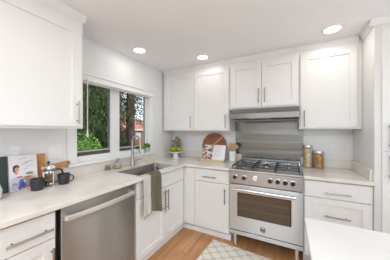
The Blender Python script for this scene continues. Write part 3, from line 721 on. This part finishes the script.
mb = MB(); mb.lathe([(0.048, z+0.1355), (0.050, z+0.146), (0.042, z+0.160), (0.012, z+0.168), (0, z+0.168)], (px, py, 0), 24); obj('lid', mb, M['polish'], t)
mb = MB(); mb.tube([(px, py, z+0.1685), (px, py, z+0.182)], 0.0035, 8); mb.ball((px, py, z+0.188), 0.012, 12, 8); obj('plunger_knob', mb, M['black'], t)
dx, dy = math.cos(math.radians(62)), math.sin(math.radians(62)); pts = [(px+dx*q, py+dy*q, z+h) for q, h in ((0.046, 0.122), (0.070, 0.128), (0.090, 0.116), (0.097, 0.088), (0.092, 0.054), (0.074, 0.028), (0.046, 0.020))]
mb = MB(); mb.tube(pts, 0.008, 10); obj('handle', mb, M['black'], t)

def lean(mb, pivot, ang, axis='y'):
    """tilt world-coordinates mesh about a horizontal axis through pivot"""
    R_ = Matrix.Rotation(ang, 4, axis.upper()); pv = Vector(pivot)
    mb.v = [tuple(R_ @ (Vector(v)-pv)+pv) for v in mb.v]; return mb
# boards against the left wall
mb = MB(); mb.box((0.0, -2.100, 0.0), (0.016, -1.972, 0.256)); mb.v = [(v[0]+0.036, v[1], v[2]+0.916) for v in mb.v]; lean(mb, (0.036, 0, 0.916), math.radians(-4))
obj('cutting_board', mb, M['wood_orange'], bevel=0.004, loc=(0.05, -2.03, 0.916), label='upright rectangular orange-brown wooden board leaning behind the cookbook', cat='cutting board')
def disc_poly(cx0, cz0, r, a0, a1, n): return [(cx0+r*math.cos(math.radians(a0+(a1-a0)*k/n)), cz0+r*math.sin(math.radians(a0+(a1-a0)*k/n))) for k in range(n+1)]
# paddle board: blade hidden behind the press, handle pointing right with a hole
pb = [(-2.035, 0.0), (-1.935, 0.0), (-1.915, 0.02), (-1.915, 0.100), (-1.900, 0.112), (-1.800, 0.128), (-1.783, 0.138), (-1.779, 0.152), (-1.786, 0.166), (-1.803, 0.170), (-1.905, 0.160), (-1.930, 0.162), (-2.035, 0.162)]
mb = MB(); mb.prism([(a, b_+0.916) for a, b_ in pb], 0.062, 0.076, 'x'); lean(mb, (0.062, 0, 0.916), math.radians(-8))
bd = obj('paddle_board', mb, M['wood_paddle'], bevel=0.003, loc=(0.08, -1.95, 0.916), label='orange-brown wooden paddle board behind the french press, its handle pointing right', cat='cutting board')
mb = MB(); mb.lathe([(0.0075, 0), (0.0075, 0.0012), (0, 0.0012)], (0.0763, -1.800, 1.066), 16, 'x'); lean(mb, (0.062, 0, 0.916), math.radians(-8))
obj('hanging_hole', mb, M['gap'], bd)

# propped cookbook (closed, cover outwards)
t = root('cookbook', 'large white cookbook with an illustrated cover standing against the left wall', 'book', (0.06, -2.13, CT1))
BA = math.radians(-8); PV = (0.098, 0, 0.9165)
BY0, BY1, BH = -2.216, -2.046, 0.262
def onb(mb): return lean(mb, PV, BA)
mb = MB(); mb.box((0.098, BY0, 0.9165), (0.101, BY1, 0.9165+BH)); mb.box((0.082, BY0, 0.9165), (0.085, BY1, 0.9165+BH)); mb.box((0.082, BY0, 0.9165), (0.101, BY0+0.003, 0.9165+BH)); cv = obj('cover', onb(mb), M['ink_cover'], t)
mb = MB(); mb.box((0.0855, BY0+0.0035, 0.920), (0.0975, BY1-0.004, 0.9165+BH-0.004)); obj('pages', onb(mb), M['ink_cream'], t)
def blot(name, m, blobs, lift=0.0003):
    mb = MB()
    for (u, v, ru, rv) in blobs:
        n = 16; c0 = (BY0+u*(BY1-BY0), 0.9165+v*BH)
        poly = [(c0[0]+ru*math.cos(2*math.pi*k/n)*(1+0.10*math.sin(3*k)), c0[1]+rv*math.sin(2*math.pi*k/n)*(1+0.08*math.cos(2*k))) for k in range(n)]
        mb.prism(poly, 0.1012, 0.1012+lift, 'x')
    return obj(name, onb(mb), m, cv)
blot('printed_table', M['ink_pink'], [(0.56, 0.20, 0.070, 0.048), (0.35, 0.18, 0.050, 0.044), (0.78, 0.22, 0.034, 0.050)], 0.0002)
blot('printed_sleeve', M['ink_lilac'], [(0.30, 0.28, 0.042, 0.034), (0.18, 0.12, 0.020, 0.030)], 0.0004)
blot('printed_hair', M['ink_brown'], [(0.22, 0.62, 0.015, 0.030), (0.26, 0.68, 0.017, 0.014)], 0.0005)
blot('printed_face', M['ink_skin'], [(0.27, 0.60, 0.012, 0.018), (0.25, 0.50, 0.009, 0.012)], 0.0006)
blot('printed_dress', M['ink_blue'], [(0.40, 0.20, 0.015, 0.032), (0.48, 0.13, 0.014, 0.022), (0.34, 0.08, 0.010, 0.016)], 0.0006)
for q_ in ((0.62, 0.36, 0.026, 0.007), (0.36, 0.38, 0.018, 0.006), (0.66, 0.09, 0.030, 0.008)): blot('printed_dish', M['ink_red'], [q_], 0.0006)
blot('printed_salad', M['ink_green'], [(0.70, 0.46, 0.026, 0.010), (0.52, 0.31, 0.020, 0.006)], 0.0007)
mb = MB()
for (u0, v0, u1, w, seed) in ((0.42, 0.73, 0.66, 0.006, 1), (0.56, 0.79, 0.88, 0.008, 2), (0.60, 0.66, 0.86, 0.004, 3), (0.36, 0.885, 0.60, 0.003, 4), (0.50, 0.58, 0.64, 0.003, 5)):
    rnd = random.Random(seed); n = 22
    pts = [(0.1016, BY0+(u0+(u1-u0)*k/n)*(BY1-BY0), 0.9165+(v0+0.04*k/n)*BH+w*math.sin(k*1.7+seed)*rnd.uniform(0.5, 1)) for k in range(n+1)]
    mb.tube(pts, 0.0008, 4)
obj('printed_script', onb(mb), M['ink_grey'], cv)

# dark green panel and white vase at the left edge
mb = MB(); mb.box((0.0, -2.40, 0.0), (0.015, -2.222, 0.262)); mb.v = [(v[0]+0.072, v[1], v[2]+0.9165) for v in mb.v]; lean(mb, (0.072, 0, 0.9165), math.radians(-4))
obj('serving_board', mb, M['green_dark'], bevel=0.003, loc=(0.07, -2.3, 0.9165), label='tall dark green board at the left edge of the photo, beside the cookbook', cat='board')
mb = MB(); mb.lathe([(0.040, 0.9155), (0.052, 0.930), (0.056, 0.975), (0.040, 1.030), (0.024, 1.055), (0.026, 1.075), (0.023, 1.075), (0.021, 1.055), (0, 1.05)], (0.20, -2.338, 0), 28)
obj('ceramic_vase', mb, M['porcelain'], loc=(0.20, -2.338, CT1), label='white ceramic vase cut off by the left edge of the photo', cat='vase')

# ---------------------------------------------------------------- outlets
def outlet(face, at, u, v, w, h, gangs, label, rocker):
    fr_ = Fr(face, at); pc = fr_.P(u, v, 0)
    t = root('wall_outlet', label, 'outlet', pc)
    mb = MB(); fr_.box(mb, u-w/2, u+w/2, v-h/2, v+h/2, 0.0006, 0.006); obj('cover_plate', mb, M['trim'], t, bevel=0.002)
    for g in range(gangs):
        uu = u+(g-(gangs-1)/2)*0.046
        mb = MB(); fr_.box(mb, uu-0.0165, uu+0.0165, v-0.033, v+0.033, 0.0062, 0.009); s_ = obj('rocker_switch' if rocker else 'receptacle', mb, M['porcelain'], t, bevel=0.001)
        if not rocker:
            mb = MB()
            for dz in (-0.019, 0.019):
                for du in (-0.006, 0.006): fr_.box(mb, uu+du-0.001, uu+du+0.001, v+dz-0.004, v+dz+0.004, 0.0091, 0.0094)
            obj('slots', mb, M['ink_grey'], s_)
outlet('-y', 0.0, 2.372, 1.150, 0.075, 0.118, 1, 'white wall outlet right of the pasta jars', False)
outlet('+x', 0.0, -1.882, 1.175, 0.118, 0.118, 2, 'white double switch plate left of the window, above the french press', True)
outlet('+x', 0.0, -2.152, 1.190, 0.075, 0.118, 1, 'white wall outlet just above the standing cookbook', False)

# ---------------------------------------------------------------- corner group
ax, ay = 0.236, -0.262
t = root('cake_stand', 'white pedestal cake stand holding green apples in the corner', 'cake stand', (ax, ay, CT1)); z = 0.9155
mb = MB(); mb.lathe([(0.062, z), (0.060, z+0.006), (0.042, z+0.022), (0.034, z+0.080), (0.036, z+0.092), (0, z+0.092)], (ax, ay, 0), 28); obj('pedestal', mb, M['porcelain'], t)
mb = MB(); mb.lathe([(0.040, z+0.0925), (0.124, z+0.100), (0.128, z+0.112), (0.123, z+0.112), (0.116, z+0.106), (0, z+0.104)], (ax, ay, 0), 36); obj('plate', mb, M['porcelain'], t)
ZP = z+0.1065; r_ = 0.0405
AP = [(-0.078, -0.026, 'leftmost green apple on the white cake stand'), (0.002, -0.060, 'front green apple near the middle of the white cake stand'), (0.078, -0.012, 'rightmost green apple on the white cake stand'), (-0.010, 0.040, 'green apple at the back of the white cake stand, half hidden')]
first = None
for k, (dx, dy, lb) in enumerate(AP):
    if first is None:
        first = root('apple', lb, 'apple', (ax+dx, ay+dy, ZP), group='green apples on the cake stand')
        mb = MB(); prof = []
        for q in range(15):
            th = math.pi*q/14; rr_ = r_*math.sin(th)*(1+0.05*math.cos(th)); hh = r_*0.98-r_*0.93*math.cos(th)
            if q <= 1: hh += 0.004*(2-q)/2
            if q >= 13: hh -= 0.009*(q-12)/2
            prof.append((rr_, hh))
        mb.lathe(prof, (0, 0, 0), 22); obj('skin', mb, M['apple'], first, local=True)
        mb = MB(); mb.tube([(0, 0, 0.066), (0.002, 0.001, 0.078), (0.005, 0.002, 0.088)], 0.0018, 6); obj('stem', mb, M['stem'], first, local=True)
    else:
        c = first.copy(); C.objects.link(c); c.location = (ax+dx, ay+dy, ZP); c['label'] = lb; c.rotation_euler = (0, 0, k*1.3)
        for ch in list(first.children):
            cc_ = ch.copy(); C.objects.link(cc_); cc_.parent = c
# dried flowers in a small vase behind the stand
bx_, by_ = 0.132, -0.085
t = root('dried_bouquet', 'bunch of dried brown flowers in a slim vase behind the apples', 'bouquet', (bx_, by_, CT1))
mb = MB(); mb.lathe([(0.030, 0.9155), (0.036, 0.93), (0.036, 0.99), (0.018, 1.04), (0.021, 1.06), (0.018, 1.06), (0.015, 1.04), (0, 1.035)], (bx_, by_, 0), 20); obj('vase', mb, M['porcelain'], t)
mb = MB(); rnd = random.Random(5); heads = MB()
for k in range(22):
    a = rnd.uniform(0, 6.28); q = rnd.uniform(0.01, 0.105); h = rnd.uniform(1.12, 1.25)-q*0.45
    tip = (bx_+q*math.cos(a), by_+q*math.sin(a)*0.45, h); mb.tube([(bx_, by_, 1.04), ((bx_+tip[0])/2, (by_+tip[1])/2, 1.12), tip], 0.0012, 4)
    leaves(heads, tip, 0.026, 60, 0.011, k+50, 0.2)
    heads.ball(tip, 0.010, 7, 5)
    leaves(heads, (bx_+(tip[0]-bx_)*0.6, by_+(tip[1]-by_)*0.6, 1.10+0.03*rnd.random()), 0.02, 14, 0.009, k+90)
obj('stems', mb, M['stem'], t); obj('flower_heads', heads, M['bouquet'], t, smooth=False, clean=False)

# round board leaning on the back wall
RBX, RBR = 0.818, 0.207; zc = 0.9165+RBR
mb = MB(); mb.prism(disc_poly(RBX, zc, RBR, 0, 352, 44), -0.062, -0.044, 'y')
mb = lean(mb, (0, -0.062, 0.9165), math.radians(-5.2), 'x')
t = root('round_cutting_board', 'round reddish walnut board with a pale diagonal inlay leaning on the back wall', 'cutting board', (RBX, -0.06, 0.9165))
obj('disc', mb, M['wood_walnut'], t, bevel=0.004)
def strip_poly(off0, off1, ang):
    ca, sa = math.cos(ang), math.sin(ang); pts = []
    h0, h1 = math.sqrt(RBR**2*0.98-off0**2), math.sqrt(RBR**2*0.98-off1**2)
    for s_, o_ in ((-h0, off0), (h0, off0), (h1, off1), (-h1, off1)): pts.append((RBX+s_*ca-o_*sa, zc+s_*sa+o_*ca))
    return pts
mb = MB(); mb.prism(strip_poly(0.005, 0.030, math.radians(42)), -0.0628, -0.0621, 'y'); lean(mb, (0, -0.062, 0.9165), math.radians(-5.2), 'x'); obj('pale_inlay', mb, M['wood_light'], t)

# open cookbook on a wooden stand
t = root('cookbook_stand', 'light wooden bookstand holding the open cookbook before the round board', 'book stand', (0.87, -0.24, CT1))
BT = math.radians(-20); BP = (0, -0.258, 0.934)
mb = MB(); mb.box((0.680, -0.278, 0.9155), (1.045, -0.215, 0.927)); mb.box((0.680, -0.290, 0.9155), (1.045, -0.279, 0.943)); obj('ledge', mb, M['wood_stand'], t, bevel=0.003)
mb = MB(); mb.box((0.735, -0.246, 0.929), (1.00, -0.238, 1.10)); lean(mb, (0, -0.246, 0.929), BT, 'x'); obj('back_rest', mb, M['wood_stand'], t, bevel=0.002)
t2 = root('open_cookbook', 'open cookbook with a food photo on its left page, on the wooden stand', 'book', (0.87, -0.25, 0.934))
def page(x0, x1, m, nm, zt=0.225, bulge=0.010):
    mb = MB(); n = 8; fr_v = []
    for side in (0, 1):
        for k in range(n+1):
            s_ = k/n; x_ = x0+(x1-x0)*s_; bl_ = bulge*math.sin(math.pi*min(1, (1-s_ if x0 < x1 and nm == 'photo_page' else s_)*1.1+0.0))
            y_ = -0.258-0.003-max(0, bl_) if side else -0.2565
            for zz in (0.934, 0.934+zt): fr_v.append((x_, y_, zz))
    m0 = (n+1)*2; fs = []
    for k in range(n):
        fs.append((k*2, k*2+1, k*2+3, k*2+2)); fs.append((m0+k*2, m0+k*2+2, m0+k*2+3, m0+k*2+1))
        fs.append((k*2, k*2+2, m0+k*2+2, m0+k*2)); fs.append((k*2+1, m0+k*2+1, m0+k*2+3, k*2+3))
    fs.append((0, m0, m0+1, 1)); fs.append((n*2, n*2+1, m0+n*2+1, m0+n*2))
    mb._add(fr_v, fs); lean(mb, BP, BT, 'x'); return obj(nm, mb, m, t2)
foodm = mat('food_photo_print', (0.4, 0.3, 0.25), 0.5)
nt, b = nodes(foodm); tc = nt.nodes.new('ShaderNodeTexCoord'); vo = nt.nodes.new('ShaderNodeTexVoronoi'); vo.inputs['Scale'].default_value = 34
nt.links.new(tc.outputs['Object'], vo.inputs['Vector']); sp = nt.nodes.new('ShaderNodeSeparateColor'); nt.links.new(vo.outputs['Color'], sp.inputs[0])
rp = nt.nodes.new('ShaderNodeValToRGB'); rp.color_ramp.interpolation = 'CONSTANT'; el = rp.color_ramp.elements
el[0].position = 0; el[0].color = (0.36, 0.13, 0.11, 1); el[1].position = 0.22; el[1].color = (0.72, 0.66, 0.60, 1)
for p_, c_ in ((0.42, (0.12, 0.07, 0.06)), (0.58, (0.50, 0.30, 0.24)), (0.74, (0.78, 0.75, 0.70)), (0.88, (0.26, 0.24, 0.13))):
    q_ = el.new(p_); q_.color = (*c_, 1)
nt.links.new(sp.outputs[0], rp.inputs[0]); nt.links.new(rp.outputs[0], b.inputs['Base Color'])
page(0.705, 0.868, foodm, 'photo_page'); rpg = page(0.872, 1.062, M['paper'], 'text_page')
mb = MB()
for r0 in range(9):
    z_ = 0.934+0.198-r0*0.019; mb.box((0.895, -0.2718-0.0006, z_), (1.015-(0.03 if r0 % 3 == 2 else 0), -0.2712-0.0006, z_+0.0025))
lean(mb, BP, BT, 'x'); obj('printed_lines', mb, M['ink_grey'], rpg)

# small saucer pair, lower left of the stand: red-rimmed napkin/bowl
mb = MB(); mb.lathe([(0.018, 0.9155), (0.030, 0.930), (0.034, 0.945), (0.031, 0.945), (0.027, 0.931), (0, 0.920)], (0.668, -0.300, 0), 20)
obj('pinch_bowl', mb, M['ink_pink'], loc=(0.668, -0.300, CT1), label='small dusky pink bowl at the left foot of the bookstand', cat='bowl')

# utensil crock
ux, uy = 1.142, -0.125
t = root('utensil_crock', 'white ceramic crock of wooden spoons left of the range', 'crock', (ux, uy, CT1)); z = 0.9155
mb = MB(); mb.lathe([(0.052, z), (0.057, z+0.004), (0.052, z+0.080), (0.057, z+0.150), (0.053, z+0.150), (0.048, z+0.080), (0.050, z+0.010), (0, z+0.008)], (ux, uy, 0), 28); obj('jar', mb, M['porcelain'], t)
for k, (ang, tilt, L0, kind) in enumerate(((190, 0.36, 0.235, 0), (140, 0.12, 0.25, 0), (25, 0.20, 0.25, 1), (-5, 0.42, 0.24, 0), (285, 0.22, 0.225, 1))):
    a = math.radians(ang); dxx, dyy = math.cos(a)*tilt, math.sin(a)*tilt*0.6
    bpos = Vector((ux-dxx*0.06, uy-dyy*0.06, z+0.012)); dirv = Vector((dxx, dyy, 1)).normalized()
    tp = bpos+dirv*(L0-0.04)
    lbs = ['leftmost wooden spoon in the white crock', 'wooden spoon standing upright left of centre in the crock', 'flat wooden spatula right of centre in the crock', 'rightmost wooden spoon in the crock, leaning over the range', 'wooden spatula at the front right of the crock']
    s_ = root('wooden_spatula' if kind else 'wooden_spoon', lbs[k], 'spatula' if kind else 'spoon', tuple(bpos), group='wooden utensils in the crock')
    mb = MB(); mb.tube([bpos, tp], 0.0045, 8); obj('shaft', mb, M['wood_spoon'], s_)
    mb = MB()
    if kind: mb.tube([tp-dirv*0.002, tp+dirv*0.02, tp+dirv*0.05], [0.006, 0.020, 0.023], 12); 
    else: mb.ball(tuple(tp+dirv*0.022), 0.030, 12, 8, (0.72, 0.35, 1.0))
    if kind:
        cy0 = tp.y; mb.v = [(v[0], cy0+(v[1]-cy0)*0.3, v[2]) for v in mb.v]
    obj('head', mb, M['wood_spoon'], s_)

# ---------------------------------------------------------------- pasta jars
def jar(x, y, r, h, content, label, seed, long_):
    t = root('glass_jar', label, 'jar', (x, y, CT1)); z = 0.9155
    mb = MB(); mb.lathe([(r*0.94, z), (r, z+0.006), (r, z+h), (r-0.003, z+h), (r-0.003, z+0.008), (0, z+0.006)], (x, y, 0), 28); obj('jar_body', mb, M['glass'], t)
    mb = MB(); mb.lathe([(r*0.99, z+h+0.0005), (r*1.04, z+h+0.002), (r*1.04, z+h+0.022), (r*0.98, z+h+0.025), (0, z+h+0.025)], (x, y, 0), 28); obj('lid', mb, M['polish'], t, label='steel lid')
    rnd = random.Random(seed); mb = MB(); ri = r-0.0045
    mb.lathe([(ri*0.80, z+0.0085), (ri*0.82, z+h-0.03), (0, z+h-0.028)], (x, y, 0), 16)
    for _ in range(330):
        a = rnd.uniform(0, 6.28); zz = rnd.uniform(z+0.018, z+h-0.018); q = ri*0.80
        p = Vector((x+q*math.cos(a), y+q*math.sin(a), zz)); tn = Vector((-math.sin(a), math.cos(a), 0))
        if long_: d_ = (tn*rnd.uniform(-1, 1)+Vector((0, 0, 1))*rnd.uniform(0.3, 1)).normalized(); l_ = 0.010; rr_ = 0.0034
        else: d_ = (tn*rnd.uniform(-1, 1)+Vector((0, 0, rnd.uniform(-1, 1)))).normalized(); l_ = 0.007; rr_ = 0.0055
        mb.tube([p-d_*l_, p, p+d_*l_], [rr_*0.8, rr_, rr_*0.8], 5)
    o = obj('pasta', mb, content, t, clean=False, kind='stuff')
jar(2.090, -0.130, 0.051, 0.250, M['pasta_pale'], 'taller clear jar of pale pasta with a steel lid', 11, True)
jar(2.203, -0.130, 0.056, 0.185, M['pasta_orange'], 'shorter clear jar of dark amber pasta with a steel lid', 12, False)

# ---------------------------------------------------------------- ceiling downlights
DL = [(0.277, -1.118, 'round ceiling downlight nearest the window'), (0.868, -0.572, 'round ceiling downlight above the corner cabinet doors'), (2.254, -0.600, 'round ceiling downlight above the cabinet right of the hood'),
      (1.15, -2.2, None), (2.6, -2.2, None), (1.15, -3.7, None), (2.6, -3.7, None)]
for x, y, lb in DL:
    hid = lb is None
    t = root('downlight', lb or 'round ceiling downlight behind the viewpoint', 'ceiling light', (x, y, CH), group='ceiling downlights')
    mb = MB(); mb.lathe([(0.066, -0.0005), (0.088, -0.0005), (0.086, -0.007), (0.070, -0.010), (0.066, -0.006), (0.066, -0.0005)], (x, y, CH), 32); obj('trim_ring', mb, M['trim'], t)
    mb = MB(); mb.lathe([(0.0655, -0.0005), (0.0655, -0.004), (0, -0.004)], (x, y, CH), 32); obj('lens', mb, M['lens'], t, label='glowing lens')
    ld = bpy.data.lights.new('downlight_lamp', 'AREA'); ld.shape = 'DISK'; ld.size = 0.12; ld.energy = 2.0 if hid else (1.5 if x > 2 else 0.9); ld.color = (1.0, 0.965, 0.92)
    lo = bpy.data.objects.new('downlight_lamp', ld); C.objects.link(lo); lo.parent = t; lo.location = (0, 0, -0.013)

# ---------------------------------------------------------------- outside
M['ground'] = add_noise(mat('lawn', (0.08, 0.14, 0.04), 0.9), (0.05, 0.10, 0.03), (0.14, 0.20, 0.06), 2)
mb = MB(); mb.box((-60, -30, -0.75), (-0.13, 70, -0.6)); obj('ground', mb, M['ground'], kind='structure', smooth=False)
M['bark'] = add_noise(mat('conifer_bark', (0.10, 0.065, 0.045), 0.95), (0.05, 0.032, 0.024), (0.17, 0.11, 0.08), 5, (4, 4, 0.6), bump=0.8, dist=0.03)
def leafmat(name, c1, c2, sc_=2.5):
    m = add_noise(mat(name, c1, 0.7), c1, c2, sc_, lo=0.3, hi=0.7)
    b_ = nodes(m)[1]; b_.inputs['Subsurface Weight'].default_value = 0.0
    return m
M['con_dark'] = leafmat('dark_conifer_needles', (0.016, 0.035, 0.012), (0.07, 0.11, 0.03))
M['con_olive'] = leafmat('olive_conifer_needles', (0.05, 0.065, 0.015), (0.20, 0.21, 0.06))
M['con_mid'] = leafmat('green_conifer_needles', (0.02, 0.045, 0.012), (0.13, 0.17, 0.045))
M['bush'] = leafmat('bright_leaves', (0.10, 0.24, 0.03), (0.32, 0.52, 0.08), 6)
def conifer(x, y, h, z_lo, rad, trunk, mleaf, label, seed, nb=90, dens=46, leaf=0.075):
    rnd = random.Random(seed); zb = -0.6
    t = root('conifer_tree', label, 'tree', (x, y, zb), group='trees outside the window')
    mb = MB(); mb.tube([(x, y, zb), (x+0.03, y, zb+h*0.4), (x, y+0.05, zb+h)], [trunk*1.15, trunk, trunk*0.25], 12)
    fol = MB()
    for k in range(nb):
        s_ = rnd.random(); z_ = zb+z_lo+(h-z_lo)*s_; a = rnd.uniform(0, 2*math.pi); L0 = rad*(1-s_*0.75)*rnd.uniform(0.7, 1.1)
        base = Vector((x, y, z_)); dirn = Vector((math.cos(a), math.sin(a), 0)); pts = []
        for q in range(5):
            f = q/4; pts.append(base+dirn*L0*f+Vector((0, 0, 0.10*L0*f-0.42*L0*f*f)))
        mb.tube(pts, [trunk*0.14, trunk*0.11, trunk*0.08, trunk*0.05, trunk*0.02], 5)
        for _ in range(dens):
            f = rnd.uniform(0.15, 1.0); p = base+dirn*L0*f+Vector((rnd.gauss(0, 0.10), rnd.gauss(0, 0.10), 0.10*L0*f-0.42*L0*f*f-abs(rnd.gauss(0, 0.16))))
            a1 = (dirn*rnd.uniform(-0.2, 0.6)+Vector((rnd.gauss(0, .4), rnd.gauss(0, .4), -0.9))).normalized(); b1 = Vector((rnd.gauss(0, 1), rnd.gauss(0, 1), 0.2)).normalized()
            s2 = leaf*rnd.uniform(0.6, 1.5); fol._add([p, p+a1*s2*0.5+b1*s2*0.28, p+a1*s2*1.3, p+a1*s2*0.5-b1*s2*0.28], [(0, 1, 2, 3)])
    obj('trunk', mb, M['bark'], t); obj('foliage', fol, mleaf, t, smooth=False, clean=False)
conifer(-5.0, 3.62, 8.0, 2.6, 1.15, 0.20, M['con_olive'], 'conifer with a thick brown trunk seen in the right window pane', 21, 110, 50)
conifer(-6.2, 3.05, 9.0, 0.6, 1.5, 0.09, M['con_olive'], 'olive green conifer behind the centre mullion of the window', 22, 220, 70)
conifer(-5.2, 1.75, 8.5, 0.5, 1.4, 0.06, M['con_mid'], 'mid green conifer filling the left window pane', 23, 240, 75)
conifer(-4.4, 0.55, 8.5, 0.5, 1.2, 0.06, M['con_mid'], 'green conifer at the far left of the left window pane', 24, 200, 70)
conifer(-8.5, 4.4, 9.5, 0.2, 1.9, 0.16, M['con_dark'], 'dark conifer further back behind the left window pane', 25, 220, 80, 0.11)
conifer(-9.5, 6.0, 10.0, 0.2, 1.8, 0.16, M['con_dark'], 'dark conifer further back behind the thick brown trunk', 26, 220, 80, 0.11)
conifer(-8.0, 2.6, 9.0, 0.2, 1.8, 0.16, M['con_dark'], 'dark conifer further back beyond the bright green shrub', 27, 220, 80, 0.11)
def shrub(x, y, r, h, m, label, seed, n=1800, leaf=0.045):
    t = root('shrub', label, 'shrub', (x, y, -0.6), group='shrubs outside the window'); rnd = random.Random(seed)
    mb = MB()
    for k in range(9):
        a = k*0.7; mb.tube([(x, y, -0.6), (x+r*0.3*math.cos(a), y+r*0.3*math.sin(a), -0.6+h*0.4), (x+r*0.7*math.cos(a), y+r*0.7*math.sin(a), -0.6+h*0.8)], [0.02, 0.012, 0.005], 5)
    obj('stems', mb, M['bark'], t)
    mb = MB(); leaves(mb, (x, y, -0.6+h*0.5), r, n, leaf, seed, 0.0, h*0.5/r); obj('foliage', mb, m, t, smooth=False, clean=False)
shrub(-2.9, 0.10, 0.55, 1.95, M['bush'], 'bright green shrub at the lower left of the window', 31, 2200)
shrub(-3.9, 2.15, 0.8, 1.35, M['con_dark'], 'low dark green shrub below the mullion of the window', 32, 2400, 0.05)
shrub(-5.4, 2.6, 1.2, 1.7, M['con_dark'], 'wide dark shrub at the foot of the conifers', 33, 3000, 0.07)
# red-roofed house far behind
M['redroof'] = add_noise(mat('red_roof', (0.45, 0.14, 0.09), 0.8), (0.40, 0.13, 0.09), (0.62, 0.26, 0.18), 3)
M['redwall'] = add_noise(mat('red_brick', (0.45, 0.16, 0.10), 0.85), (0.38, 0.13, 0.08), (0.52, 0.22, 0.14), 4)
t = root('house', 'red-roofed brick house in the distance behind the right window pane', 'house', (-17, 16.5, -0.6))
mb = MB(); mb.box((-21, 13.0, -0.6), (-15.5, 20.0, 1.45)); obj('wall', mb, M['redwall'], t)
mb = MB(); mb.prism([(-21.4, 1.5), (-15.1, 1.5), (-18.2, 2.95)], 12.6, 20.4, 'y'); obj('roof', mb, M['redroof'], t)
mb = MB(); mb.box((-15.12, 12.6, 1.36), (-15.0, 20.4, 1.54)); obj('gutter', mb, M['trim'], t)
for yy in (14.2, 16.6):
    mb = MB(); mb.box((-15.49, yy, 0.3), (-15.44, yy+0.9, 1.1)); obj('window', mb, M['trim'], t)
